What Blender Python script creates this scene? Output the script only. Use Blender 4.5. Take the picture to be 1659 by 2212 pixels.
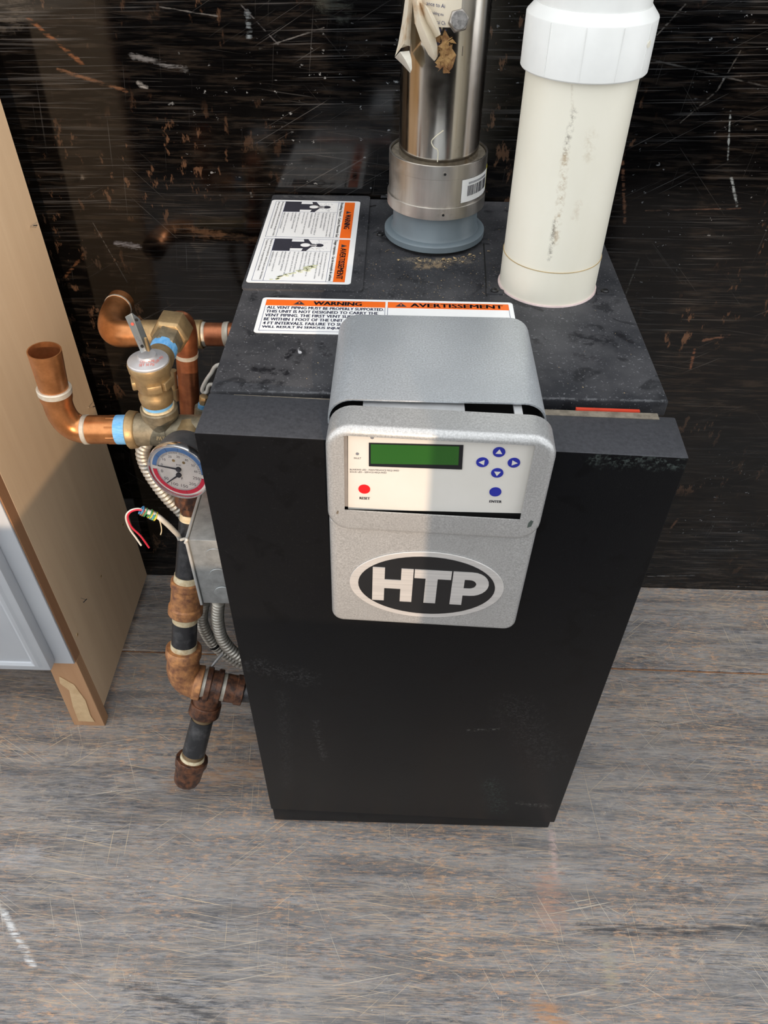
import bpy, bmesh, math, random
from mathutils import Vector as V, Matrix
random.seed(7)
S = bpy.context.scene
C = S.collection
for o in list(bpy.data.objects): bpy.data.objects.remove(o)

# ---------------------------------------------------------------- camera
FOC, CX, CY = 1661.0, 829.5, 1106.0
CAM = V((0.1636, -0.5694, 1.1012)); YAW, PIT, ROL = -0.0175, 0.7665, 0.0126
FW = V((math.sin(YAW)*math.cos(PIT), math.cos(YAW)*math.cos(PIT), -math.sin(PIT)))
_r = V((math.cos(YAW), -math.sin(YAW), 0)); _u = _r.cross(FW)
RT = _r*math.cos(ROL)+_u*math.sin(ROL); UP = -_r*math.sin(ROL)+_u*math.cos(ROL)
cd = bpy.data.cameras.new('camera'); cam = bpy.data.objects.new('camera', cd); C.objects.link(cam)
cam.matrix_world = Matrix(((RT.x, UP.x, -FW.x, CAM.x), (RT.y, UP.y, -FW.y, CAM.y), (RT.z, UP.z, -FW.z, CAM.z), (0, 0, 0, 1)))
cd.sensor_fit = 'VERTICAL'; cd.sensor_height = 24.0; cd.lens = FOC/2212*24.0; cd.clip_start = .01
S.camera = cam

# ---------------------------------------------------------------- light
w = bpy.data.worlds.new('overcast'); S.world = w; w.use_nodes = True
bgn = w.node_tree.nodes['Background']; bgn.inputs[0].default_value = (.965, .985, 1.0, 1); bgn.inputs[1].default_value = 1.0
sl = bpy.data.lights.new('sun', 'SUN'); sl.energy = 1.5; sl.angle = math.radians(.4); sl.color = (1, .72, .48)
sun = bpy.data.objects.new('sun', sl); C.objects.link(sun); sun.location = (0, -3, 4)
sun.rotation_euler = V((-.22, 1, -.17)).to_track_quat('-Z', 'Y').to_euler()
S.view_settings.view_transform = 'Standard'; S.view_settings.look = 'None'; S.view_settings.gamma = 1
S.view_settings.use_curve_mapping = False; S.view_settings.exposure = 0.85

# ---------------------------------------------------------------- pixel helpers
def ray(u, v): return FW+RT*((u-CX)/FOC)-UP*((v-CY)/FOC)
def px(u, v, y=None, z=None, x=None):
    d = ray(u, v)
    if y is not None: t = (y-CAM.y)/d.y
    elif z is not None: t = (z-CAM.z)/d.z
    else: t = (x-CAM.x)/d.x
    return CAM+d*t
def proj(P):
    d = V(P)-CAM; k = d.dot(FW)
    return (CX+FOC*d.dot(RT)/k, CY-FOC*d.dot(UP)/k)
def rp(P, n): return n/FOC*(V(P)-CAM).dot(FW)
def at(A, B, val, ax=1):          # point of the line AB whose image row (ax=1) or column (ax=0) is val
    lo, hi = -3.0, 4.0
    f = lambda t: proj(A.lerp(B, t))[ax]-val
    s = 1 if f(1) > f(0) else -1
    for _ in range(60):
        m = (lo+hi)/2
        if f(m)*s < 0: lo = m
        else: hi = m
    return A.lerp(B, (lo+hi)/2)
class Plane:
    def __init__(s, P, ex, ey):
        s.P = V(P); s.ex = V(ex).normalized(); s.n = s.ex.cross(V(ey)).normalized(); s.ey = s.n.cross(s.ex)
    def w(s, a, b, d=0): return s.P+s.ex*a+s.ey*b+s.n*d
    def ab(s, u, v):
        d = ray(u, v); t = (s.P-CAM).dot(s.n)/d.dot(s.n); q = CAM+d*t-s.P
        return (q.dot(s.ex), q.dot(s.ey))

# ---------------------------------------------------------------- geometry helpers: every one returns (verts, faces)
def join(*gs):
    vs, fs = [], []
    for a, b in gs:
        n = len(vs); vs += list(a); fs += [tuple(i+n for i in f) for f in b]
    return vs, fs
def hexa(p): return [V(q) for q in p], [(0, 3, 2, 1), (4, 5, 6, 7), (0, 1, 5, 4), (1, 2, 6, 5), (2, 3, 7, 6), (3, 0, 4, 7)]
def box(x0, x1, y0, y1, z0, z1):
    return hexa([(x0, y0, z0), (x1, y0, z0), (x1, y1, z0), (x0, y1, z0), (x0, y0, z1), (x1, y0, z1), (x1, y1, z1), (x0, y1, z1)])
def frame(D):
    D = V(D).normalized(); a = V((0, 0, 1)) if abs(D.z) < .9 else V((0, 1, 0))
    X = D.cross(a).normalized(); return X, D.cross(X), D
def lathe(P, D, prof, n=32, cap=True, rot=0):
    P = V(P); X, Y, D = frame(D); vs, fs = [], []
    for t, r in prof:
        for k in range(n):
            a = 2*math.pi*k/n+rot; vs.append(P+D*t+X*(r*math.cos(a))+Y*(r*math.sin(a)))
    for i in range(len(prof)-1):
        for k in range(n):
            k2 = (k+1) % n; fs.append((i*n+k, i*n+k2, (i+1)*n+k2, (i+1)*n+k))
    if cap:
        fs.append(tuple(range(n))[::-1]); m = (len(prof)-1)*n; fs.append(tuple(range(m, m+n)))
    return vs, fs
def seg(A, B, r0, r1=None, n=28, bev=0.0):
    A, B = V(A), V(B); L = (B-A).length; r1 = r0 if r1 is None else r1
    if bev: pr = [(0, r0-bev), (bev, r0), (L-bev, r1), (L, r1-bev)]
    else: pr = [(0, r0), (L, r1)]
    return lathe(A, B-A, pr, n)
def tube(path, r, n=12, cap=True):
    path = [V(p) for p in path]; m = len(path); rs = r if isinstance(r, list) else [r]*m
    T = [(path[min(i+1, m-1)]-path[max(i-1, 0)]).normalized() for i in range(m)]
    X, Y, _ = frame(T[0]); vs, fs = [], []
    for i in range(m):
        X = (X-T[i]*X.dot(T[i])).normalized(); Y = T[i].cross(X)
        for k in range(n):
            a = 2*math.pi*k/n; vs.append(path[i]+X*(rs[i]*math.cos(a))+Y*(rs[i]*math.sin(a)))
    for i in range(m-1):
        for k in range(n):
            k2 = (k+1) % n; fs.append((i*n+k, i*n+k2, (i+1)*n+k2, (i+1)*n+k))
    if cap:
        fs.append(tuple(range(n))[::-1]); q = (m-1)*n; fs.append(tuple(range(q, q+n)))
    return vs, fs
def bez(A, B, D, n=12):
    A, B, D = V(A), V(B), V(D)
    return [A*((1-t)**2)+B*(2*t*(1-t))+D*(t*t) for t in [i/n for i in range(n+1)]]
def spline(pts, n=10):
    P = [V(p) for p in pts]; P = [P[0]*2-P[1]]+P+[P[-1]*2-P[-2]]; out = []
    for i in range(1, len(P)-2):
        for k in range(n):
            t = k/n; a, b, c, d = P[i-1:i+3]
            out.append(.5*((2*b)+(c-a)*t+(2*a-5*b+4*c-d)*t*t+(3*b-a-3*c+d)*t**3))
    out.append(P[-2]); return out
def prism(pl, pts, d0, d1):
    n = len(pts); vs = [pl.w(a, b, d0) for a, b in pts]+[pl.w(a, b, d1) for a, b in pts]
    ar = sum(pts[i][0]*pts[(i+1) % n][1]-pts[(i+1) % n][0]*pts[i][1] for i in range(n))
    fs = [tuple(range(n))[::-1], tuple(range(n, 2*n))]+[(i, (i+1) % n, (i+1) % n+n, i+n) for i in range(n)]
    if ar < 0: fs = [f[::-1] for f in fs]
    return vs, fs
def rect(pl, a0, a1, b0, b1, d0, d1): return prism(pl, [(a0, b0), (a1, b0), (a1, b1), (a0, b1)], d0, d1)
def disc(a, b, r, n=28, ry=None): return [(a+r*math.cos(2*math.pi*k/n), b+(ry or r)*math.sin(2*math.pi*k/n)) for k in range(n)]
def rrect(a0, a1, b0, b1, r, n=6):
    rs = r if isinstance(r, (list, tuple)) else [r]*4; out = []
    for (cx, cy, q), rr in zip(((a1, b1, 0), (a0, b1, 1), (a0, b0, 2), (a1, b0, 3)), rs):
        sx = -1 if q in (0, 3) else 1; sy = -1 if q in (0, 1) else 1
        for k in range(n+1):
            a = math.pi/2*(q+k/n); out.append((cx+sx*rr+rr*math.cos(a), cy+sy*rr+rr*math.sin(a)))
    return out
def quad_px(pl, pts, r=0, n=5):     # rounded quad through four picture points
    P = [V(pl.ab(*p)).to_2d() for p in pts]
    if not r: return [tuple(p) for p in P]
    out = []
    for i in range(4):
        a, b, c = P[i-1], P[i], P[(i+1) % 4]; u = (a-b).normalized()*r; v = (c-b).normalized()*r
        for k in range(n+1):
            t = k/n; out.append(tuple((b+u)*((1-t)**2)+b*(2*t*(1-t))+(b+v)*(t*t)))
    return out
def loft(loops, cap0=True, cap1=True):
    n = len(loops[0]); vs = [V(p) for l in loops for p in l]; fs = []
    for i in range(len(loops)-1):
        for k in range(n):
            k2 = (k+1) % n; fs.append((i*n+k, i*n+k2, (i+1)*n+k2, (i+1)*n+k))
    if cap0: fs.append(tuple(range(n))[::-1])
    if cap1: q = (len(loops)-1)*n; fs.append(tuple(range(q, q+n)))
    return vs, fs
def patch(c, r, a0, a1, z0, z1, t=.0003, n=12):   # thin curved sheet on an upright cylinder, angles in degrees, -90 faces the front
    vs, fs = [], []
    for k in range(n+1):
        a = math.radians(a0+(a1-a0)*k/n)
        for rr, z in ((r, z0), (r, z1), (r+t, z1), (r+t, z0)): vs.append(V((c[0]+rr*math.cos(a), c[1]+rr*math.sin(a), z)))
    for k in range(n):
        for j in range(4): fs.append((k*4+j, k*4+(j+1) % 4, k*4+4+(j+1) % 4, k*4+4+j))
    fs += [(3, 2, 1, 0), tuple(n*4+j for j in range(4))]
    return vs, fs

LOC = {}
def setp(o, label=None, cat=None, group=None, kind=None):
    for k, v in (('label', label), ('category', cat), ('group', group), ('kind', kind)):
        if v: o[k] = v
def root(name, loc, label, cat, group=None):
    o = bpy.data.objects.new(name, None); C.objects.link(o); o.location = loc; o.empty_display_size = .02
    LOC[o] = V(loc); setp(o, label, cat, group); return o
def obj(name, geo, m, parent=None, smooth=None, bevel=0, bseg=2, **k):
    me = bpy.data.meshes.new(name); L = LOC[parent] if parent else V((0, 0, 0))
    me.from_pydata([tuple(V(q)-L) for q in geo[0]], [], geo[1])
    bm = bmesh.new(); bm.from_mesh(me); bmesh.ops.recalc_face_normals(bm, faces=bm.faces)
    if bevel: bmesh.ops.bevel(bm, geom=bm.edges[:], offset=bevel, segments=bseg, affect='EDGES', profile=.5)
    bm.to_mesh(me); bm.free()
    if smooth or bevel:
        for p in me.polygons: p.use_smooth = True
        me.set_sharp_from_angle(angle=math.radians(smooth or 40))
    me.materials.append(m)
    o = bpy.data.objects.new(name, me); C.objects.link(o)
    if parent: o.parent = parent
    LOC[o] = L; setp(o, **k); return o
def text(s, m, parent, P, ex, ey, bold=0, name='lettering'):   # text stretched to the box P, ex (width), ey (height); returns the object
    cu = bpy.data.curves.new('t', 'FONT'); cu.body = s; cu.resolution_u = 2
    to = bpy.data.objects.new('t', cu); C.objects.link(to)
    dg = bpy.context.evaluated_depsgraph_get(); dg.update()
    me = bpy.data.meshes.new_from_object(to.evaluated_get(dg)); me.name = name
    xs = [v.co.x for v in me.vertices]; ys = [v.co.y for v in me.vertices]
    x0, x1, y0, y1 = min(xs), max(xs), min(ys), max(ys); L = LOC[parent]
    for v in me.vertices: v.co = V(P)+V(ex)*((v.co.x-x0)/(x1-x0))+V(ey)*((v.co.y-y0)/(y1-y0))-L
    bpy.data.objects.remove(to); bpy.data.curves.remove(cu)
    if bold:        # heavier strokes: the same outline again, shifted by a fraction of the height
        d = V(ex).normalized()*V(ey).length*bold*6; bm = bmesh.new(); bm.from_mesh(me)
        for k in (-1, 1):
            g = bmesh.ops.duplicate(bm, geom=bm.verts[:len(me.vertices)]+bm.edges[:len(me.edges)]+bm.faces[:len(me.polygons)])
            bmesh.ops.translate(bm, verts=[q for q in g['geom'] if isinstance(q, bmesh.types.BMVert)], vec=d*k); bm.verts.ensure_lookup_table(); bm.edges.ensure_lookup_table(); bm.faces.ensure_lookup_table()
        bm.to_mesh(me); bm.free()
    me.materials.clear(); me.materials.append(m)
    o = bpy.data.objects.new(name, me); C.objects.link(o); o.parent = parent; LOC[o] = L; return o
def ptext(s, m, parent, pl, a0, a1, b0, b1, d=.0004, bold=0): return text(s, m, parent, pl.w(a0, b0, d), pl.ex*(a1-a0), pl.ey*(b1-b0), bold)

# ---------------------------------------------------------------- materials
class M:
    def __init__(s, name, rough=.5, metal=0, spec=.5):
        s.m = bpy.data.materials.new(name); s.m.use_nodes = True; s.t = s.m.node_tree; s.b = s.t.nodes['Principled BSDF']
        s.b.inputs['Roughness'].default_value = rough; s.b.inputs['Metallic'].default_value = metal
        s.b.inputs['Specular IOR Level'].default_value = spec
        s.brk = (150, 150, 150)
        s.co = s.t.nodes.new('ShaderNodeTexCoord').outputs['Object']
    def n(s, k): return s.t.nodes.new('ShaderNode'+k)
    def l(s, a, b): s.t.links.new(a, b)
    def put(s, i, v):
        if isinstance(v, (int, float)): i.default_value = v
        elif isinstance(v, tuple): i.default_value = v if len(v) == 4 or i.type == 'VECTOR' else (*v, 1)
        else: s.l(v, i)
    def map(s, sc=(1, 1, 1), rot=(0, 0, 0), loc=(0, 0, 0), vec=None):
        n = s.n('Mapping'); s.put(n.inputs[0], vec or s.co); n.inputs['Location'].default_value = loc
        n.inputs['Rotation'].default_value = rot; n.inputs['Scale'].default_value = sc; return n.outputs[0]
    def noise(s, vec, sc, det=3, ro=.55, dis=0):
        n = s.n('TexNoise'); s.put(n.inputs['Vector'], vec); n.inputs['Scale'].default_value = sc
        n.inputs['Detail'].default_value = det; n.inputs['Roughness'].default_value = ro; n.inputs['Distortion'].default_value = dis
        return n.outputs['Fac']
    def ramp(s, f, lo, hi, a=0., b=1.):
        n = s.n('MapRange'); s.put(n.inputs[0], f); n.inputs[1].default_value = lo; n.inputs[2].default_value = hi
        n.inputs[3].default_value = a; n.inputs[4].default_value = b; return n.outputs[0]
    def math(s, op, a, b=0.):
        n = s.n('Math'); n.operation = op; s.put(n.inputs[0], a); s.put(n.inputs[1], b); return n.outputs[0]
    def mul(s, a, b): return s.math('MULTIPLY', a, b)
    def mix(s, f, a, b):
        n = s.n('Mix'); n.data_type = 'RGBA'; s.put(n.inputs[0], f); s.put(n.inputs[6], a); s.put(n.inputs[7], b); return n.outputs[2]
    def col(s, c): s.put(s.b.inputs['Base Color'], c); return s
    def rough(s, r): s.put(s.b.inputs['Roughness'], r); return s
    def bump(s, h, st=.2, d=.001):
        n = s.n('Bump'); n.inputs['Strength'].default_value = st; n.inputs['Distance'].default_value = d
        s.l(h, n.inputs['Height']); s.l(n.outputs[0], s.b.inputs['Normal']); return s
    def stroke(s, A, B, wd, soft=.5, rag=.6, sc=60, flat=None):    # mask of a mark running from A to B (object coordinates)
        A = V(A); d = V(B)-A
        sub = s.n('VectorMath'); sub.operation = 'SUBTRACT'; s.put(sub.inputs[0], flat or s.co); sub.inputs[1].default_value = A
        dot = s.n('VectorMath'); dot.operation = 'DOT_PRODUCT'; s.l(sub.outputs[0], dot.inputs[0]); dot.inputs[1].default_value = d/d.length_squared
        cl = s.n('Clamp'); s.l(dot.outputs['Value'], cl.inputs[0])
        sca = s.n('VectorMath'); sca.operation = 'SCALE'; sca.inputs[0].default_value = d; s.l(cl.outputs[0], sca.inputs['Scale'])
        ds = s.n('VectorMath'); ds.operation = 'DISTANCE'; s.l(sub.outputs[0], ds.inputs[0]); s.l(sca.outputs[0], ds.inputs[1])
        e = s.math('ADD', ds.outputs['Value'], s.mul(s.math('SUBTRACT', s.noise(s.co, sc, 4, .7), .5), wd*rag*4))
        return s.mul(s.ramp(e, wd*(1-soft), wd*(1+soft), 1, 0), s.ramp(s.noise(s.map(s.brk), 1, 4, .7), .42, .56))
def simple(name, c, rough=.5, metal=0, c2=None, sc=40, bump=0, spec=.5, st=(1, 1, 1), lo=.35, hi=.65):
    m = M(name, rough, metal, spec)
    f = m.noise(m.map(st), sc, 4, .6)
    m.col(m.mix(m.ramp(f, lo, hi), c, c2 or tuple(x*.82 for x in c)))
    if bump: m.bump(f, bump, .001)
    return m.m

def floor_mat():
    m = M('scuffed_floor', .42, 0, .45); m.brk = (25, 260, 1)
    g1 = m.noise(m.map((7, 60, 1)), 5, 6, .75); g2 = m.noise(m.map((2, 22, 1)), 3, 3, .6); big = m.noise(m.co, 3.2, 3, .55)
    g3 = m.noise(m.map((14, 230, 1)), 4, 4, .7); bandn = m.noise(m.map((.8, 9, 1)), 4, 3, .6)
    c = m.mix(m.ramp(g1, .40, .62), (.05, .053, .064), (.30, .30, .315))
    c = m.mix(m.ramp(g3, .5, .66, 0, .7), c, (.50, .44, .365)); c = m.mix(m.ramp(g3, .46, .34, 0, .8), c, (.03, .032, .04)); c = m.mix(m.mul(m.ramp(m.noise(m.map((38, 60, 1)), 2, 6, .8), .52, .64), m.ramp(m.noise(m.co, 7, 3), .4, .6)), c, (.48, .385, .285))
    c = m.mix(m.ramp(g2, .42, .7, 0, .75), c, (.34, .31, .28))
    c = m.mix(m.ramp(big, .35, .7, 0, .35), c, (.33, .325, .33)); c = m.mix(m.ramp(bandn, .55, .38, 0, .5), c, (.05, .052, .06))
    fib = m.mul(m.ramp(m.noise(m.map((5, 230, 1)), 3, 4, .7), .53, .63), m.ramp(m.noise(m.map((1, 3, 1)), 4, 3), .34, .56))
    c = m.mix(m.mul(fib, .8), c, (.52, .385, .26))
    orp = m.mul(m.ramp(m.noise(m.map((20, 80, 1)), 3, 6, .8), .51, .63), m.ramp(m.noise(m.co, 5, 3), .40, .58))
    c = m.mix(m.mul(orp, .85), c, (.62, .36, .20))
    for i, (a, th) in enumerate(((.5, .675), (-.7, .68), (1.1, .69), (.15, .655), (-.2, .66), (1.5, .69))):
        s = m.ramp(m.noise(m.map((1, 1, 1), (0, 0, a), (i*3.1, i*1.7, 0)), 1, 0), 0, 1)
        v = m.map((2.2, 190, 1), (0, 0, 0), (i*5, i*2, 0), m.map((1, 1, 1), (0, 0, a)))
        k = m.mul(m.ramp(m.noise(v, 3, 2, .5), th, th+.03), m.ramp(m.noise(m.map((1, 1, 1), (0, 0, 0), (i*7, 0, 0)), 6, 2), .42, .58))
        c = m.mix(m.mul(k, .9), c, (.62, .48, .32) if i % 2 else (.54, .47, .38))
    wk = m.mul(m.ramp(m.noise(m.map((12, 120, 1)), 4, 4, .7), .66, .72), m.ramp(m.noise(m.map((1, 1, 1), (0, 0, 0), (3, 9, 0)), 3, 2), .5, .62))
    c = m.mix(wk, c, (.55, .56, .58))
    sp = m.ramp(m.noise(m.co, 260, 2, .5), .745, .77); c = m.mix(m.mul(sp, .8), c, (.7, .7, .68))
    for A, B, wd, cc, o in (((0, 1960), (72, 2085), .0035, (.75, .75, .75), .9), ((1192, 1800), (1200, 1890), .004, (.6, .42, .38), .6),  # the pink stroke is a reflection put into the floor colour
            ((1255, 2003), (1480, 2012), .006, (.03, .03, .035), .8), ((1480, 2012), (1659, 2000), .006, (.03, .03, .035), .8),
            ((280, 2130), (480, 2205), .005, (.03, .03, .035), .7), ((0, 2085), (280, 2130), .003, (.05, .05, .05), .5), ((1320, 1880), (1480, 1935), .006, (.05, .05, .055), .5),
            ((1480, 1935), (1659, 1885), .006, (.05, .05, .055), .4), ((15, 1855), (70, 1850), .012, (.5, .5, .52), .4), ((1185, 1900), (1190, 1985), .016, (.5, .26, .17), .5),
            ((1170, 2180), (1205, 2205), .012, (.5, .24, .1), .7), ((930, 1880), (935, 1945), .008, (.45, .26, .13), .4), ((1310, 2040), (1320, 2120), .008, (.42, .36, .24), .5),
            ((380, 1690), (560, 1660), .014, (.5, .25, .1), .45), ((420, 1600), (640, 1585), .010, (.5, .28, .12), .4)):  # these two orange strokes paint in pools of warm sun
        c = m.mix(m.mul(m.stroke(px(*A, z=0), px(*B, z=0), wd, .6, .8, 90), o), c, cc)
    m.col(c); m.rough(m.ramp(g1, .3, .7, .36, .55)); m.bump(g1, .18, .0008); return m.m
def wall_mat():
    m = M('scratched_black_wall', .15, 0, .5); m.brk = (30, 1, 260)
    hz = m.noise(m.map((3, 1, 60)), 5, 4, .65); big = m.noise(m.co, 4, 3)
    low = m.n('SeparateXYZ'); m.l(m.co, low.inputs[0]); dusty = m.ramp(low.outputs['Z'], .0, .22, 1, .25)
    c = m.mix(m.ramp(hz, .4, .75), (.0006, .0006, .0008), (.0018, .0018, .0021))
    c = m.mix(m.ramp(big, .45, .7, 0, .5), c, (.003, .0027, .0025))
    for i, (a, th, fq) in enumerate(((0, .60, 150), (.03, .61, 220), (-.12, .66, 190), (.5, .68, 200), (-.8, .69, 180), (1.45, .69, 180))):
        v = m.map((2.0, 1, fq), (0, 0, 0), (i*4, 0, i*3), m.map((1, 1, 1), (0, a, 0)))
        k = m.mul(m.ramp(m.noise(v, 3, 2, .5), th+.01, th+.05), m.ramp(m.noise(m.map((1, 1, 1), (0, 0, 0), (i*7, 0, 4)), 5, 2), .46, .62))
        c = m.mix(m.mul(k, .5), c, (.075, .075, .077) if i % 2 else (.05, .049, .049))
    br = m.mul(m.ramp(m.noise(m.map((30, 1, 14)), 2, 4, .7), .59, .65), m.ramp(m.noise(m.map((1, 1, 1), (0, 0, 0), (9, 0, 2)), 5, 2), .47, .6))
    c = m.mix(m.mul(br, .7), c, (.105, .058, .035))
    bd = m.mul(m.mul(m.ramp(m.noise(m.map((6, 1, 60)), 3, 4, .7), .5, .66), dusty), .6); c = m.mix(bd, c, (.075, .058, .045))
    wk = m.mul(m.ramp(m.noise(m.map((40, 1, 60)), 3, 3, .6), .68, .72), m.ramp(m.noise(m.map((1, 1, 1), (0, 0, 0), (1, 0, 7)), 4, 2), .5, .6))
    c = m.mix(m.mul(wk, .6), c, (.3, .32, .34))
    def wp(p): u, v = p; return wallpt(u, v)
    for A, B, wd, cc, o in (((62, 40), (182, 142), .0045, (.24, .095, .04), .9), ((125, 150), (272, 196), .0038, (.20, .10, .055), .85), ((185, 545), (135, 605), .0035, (.17, .08, .04), .8),
            ((380, 495), (560, 520), .010, (.13, .075, .045), .7), ((285, 120), (400, 150), .006, (.35, .36, .38), .5), ((300, 180), (315, 190), .005, (.6, .6, .6), .6),  # the pale strokes paint in glints along horizontal scratches
            ((535, 30), (538, 80), .006, (.35, .42, .48), .6), ((250, 525), (300, 533), .007, (.30, .32, .38), .6), ((1578, 240), (1572, 345), .0022, (.32, .38, .42), .8), ((1580, 385), (1592, 445), .003, (.34, .4, .44), .8),
            ((1345, 350), (1350, 480), .004, (.20, .10, .06), .7), ((1500, 755), (1492, 795), .004, (.22, .10, .06), .7), ((1520, 735), (1575, 725), .004, (.17, .09, .06), .7),
            ((1550, 195), (1600, 110), .002, (.14, .13, .12), .8), ((1470, 265), (1550, 195), .0018, (.12, .11, .10), .8), ((1390, 125), (1659, 188), .0018, (.09, .09, .09), .8), ((1420, 75), (1480, 10), .002, (.16, .15, .14), .8),
            ((1395, 455), (1600, 450), .002, (.12, .07, .05), .8), ((1380, 560), (1350, 640), .002, (.11, .11, .10), .7), ((200, 480), (275, 610), .0012, (.12, .12, .12), .7), ((560, 105), (700, 60), .0014, (.2, .2, .2), .8), ((345, 15), (470, 35), .0014, (.18, .18, .18), .8),
            ((700, 0), (740, 25), .02, (.08, .09, .08), .5), ((0, 40), (40, 20), .03, (.14, .12, .10), .45), ((1450, 1140), (1465, 1120), .004, (.2, .1, .06), .7), ((1400, 1245), (1500, 1243), .003, (.3, .31, .32), .6), ((520, 10), (600, 95), .0014, (.14, .14, .15), .7), ((850, 60), (1100, 66), .001, (.1, .1, .1), .7)):
        c = m.mix(m.mul(m.stroke(wp(A), wp(B), wd*.42, .6, .9, 160), o), c, tuple(x*.6 for x in cc))
    m.col(c); m.rough(m.ramp(hz, .3, .7, .06, .14)); m.bump(hz, .02, .0003); return m.m
WALL0, WALL1 = V((0, .3868, 0)), V((0, .4165, .7102))
WN = V((0, -(WALL1.z), WALL1.y-WALL0.y)).normalized()
def wallpt(u, v):
    d = ray(u, v); t = (WALL0-CAM).dot(WN)/d.dot(WN); return CAM+d*t

def black_mat(name, base, dust, amt, rough):
    m = M(name, rough, 0, .2)
    sp = m.noise(m.co, 420, 2, .6); bl = m.noise(m.co, 14, 4, .6); smp = m.noise(m.map((1, 1, 1), (0, 0, 0), (4, 2, 1)), 34, 3, .5, .6)
    c = m.mix(m.ramp(bl, .35, .65, 0, amt), base, dust)
    c = m.mix(m.ramp(smp, .60, .66, 0, .7), c, tuple(x*.5 for x in base))
    c = m.mix(m.ramp(sp, .63, .71, 0, .5*amt+.12), c, tuple(min(1, x*3.2) for x in dust))
    m.col(c); m.bump(m.noise(m.co, 900, 2, .5), .22, .0003); return m
def door_mat():
    mm = black_mat('black_door_paint', (.0026, .0029, .0040), (.0042, .0045, .0050), .5, .38)
    c0 = mm.b.inputs['Base Color'].links[0].from_socket
    for A, B, wd, cc, o in (((1285, 1000), (1460, 1005), .006, (.12, .15, .14), .35), ((1180, 1328), (1285, 1332), .0008, (.3, .3, .3), .7), ((555, 1440), (660, 1465), .012, (.09, .09, .09), .3),
            ((1060, 1690), (1075, 1750), .010, (.05, .075, .065), .6), ((1120, 1735), (1190, 1742), .004, (.12, .12, .11), .6), ((1010, 1580), (1075, 1575), .002, (.16, .16, .15), .6),
            ((1110, 1530), (1180, 1640), .02, (.06, .06, .06), .3), ((680, 1560), (700, 1640), .004, (.07, .07, .07), .5), ((610, 1500), (620, 1700), .006, (.05, .05, .05), .35)):
        y = -.083-.0105*(((A[0]+B[0])/2-585)/700)
        k = mm.mul(mm.mul(mm.stroke(px(*A, y=y)-BOIL, px(*B, y=y)-BOIL, wd, .7, 1.0, 140), o), mm.ramp(mm.noise(mm.co, 300, 3, .7), .45, .6))
        c0 = mm.mix(k, c0, cc)
    ge = mm.n('NewGeometry'); sz = mm.n('SeparateXYZ'); mm.l(ge.outputs['Normal'], sz.inputs[0])       # dust plus sky light on upward faces, put into the colour
    dust = mm.mul(mm.ramp(sz.outputs['Z'], .3, .9), mm.ramp(mm.noise(mm.co, 260, 3, .7), .25, .7, .6, 1))
    c0 = mm.mix(dust, c0, (.062, .064, .072)); mm.col(c0); return mm.m
BOIL = V((.2, .16, 0))
def silver_mat(name, c, rough=.38, metal=.55):
    m = M(name, rough, metal, .5)
    f = m.noise(m.co, 700, 2, .6); b = m.noise(m.co, 18, 3, .6)
    k = m.mix(m.ramp(f, .3, .7), tuple(x*.78 for x in c), tuple(min(1, x*1.2) for x in c))
    k = m.mix(m.ramp(b, .4, .7, 0, .35), k, tuple(x*.8 for x in c)); m.col(k); m.bump(f, .12, .0002); return m.m
def pvc_mat():
    m = M('aged_pvc', .34, 0, .5)
    b = m.noise(m.map((1, 1, .5)), 14, 4, .6)
    c = m.mix(m.ramp(b, .4, .75, 0, .6), (.86, .83, .715), (.78, .74, .61))
    for A, B, wd, cc, o in (((1240, 242), (1220, 330), .003, (.16, .13, .10), .75), ((1222, 330), (1200, 520), .0038, (.38, .25, .12), .7), ((1198, 480), (1188, 560), .0025, (.10, .08, .06), .75), ((1235, 185), (1237, 235), .0012, (.45, .38, .28), .6), ((1186, 590), (1184, 620), .0015, (.10, .08, .06), .7), ((1275, 290), (1270, 340), .006, (.5, .4, .26), .35), ((1250, 440), (1240, 470), .004, (.45, .3, .18), .35), ((1120, 290), (1150, 320), .003, (.5, .4, .25), .4)):
        k = m.stroke(px(*A, y=.146)-PVC, px(*B, y=.146)-PVC, wd*.7, .7, 1.1, 220)
        c = m.mix(m.mul(m.mul(k, o), m.ramp(m.noise(m.co, 220, 3, .7), .3, .5)), c, cc)
    m.col(c); return m.m
PVC = V((.3205, .1937, .7102)); VENT = V((.2025, .306, .7102))
def steel_mat(name, c, rough, streak=True):
    m = M(name, rough, 1)
    v = m.noise(m.map((1, 1, .06)), 60, 3, .6); b = m.noise(m.co, 30, 4, .65)
    k = m.mix(m.ramp(v, .35, .7), c, tuple(x*.72 for x in c))
    if streak: k = m.mix(m.mul(m.ramp(m.noise(m.map((1, 1, .1)), 45, 3, .6), .58, .7), .6), k, (.33, .22, .08))
    k = m.mix(m.ramp(b, .62, .72, 0, .4), k, (.25, .2, .14)); m.col(k); m.rough(m.ramp(b, .3, .7, rough*.8, rough*1.6)); return m.m
def wood_mat(name, c1, c2, along='z', sc=1.0):
    m = M(name, .55, 0, .3); s = {'z': (45, 45, 2.2), 'x': (2.2, 45, 45)}[along]
    g = m.noise(m.map(s), 1.2*sc, 4, .6, .6); b = m.noise(m.co, 5, 3)
    c = m.mix(m.ramp(g, .3, .7), c1, c2); c = m.mix(m.ramp(b, .4, .7, 0, .35), c, tuple(x*.82 for x in c1)); m.col(c); m.bump(g, .08, .0006); return m.m

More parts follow.
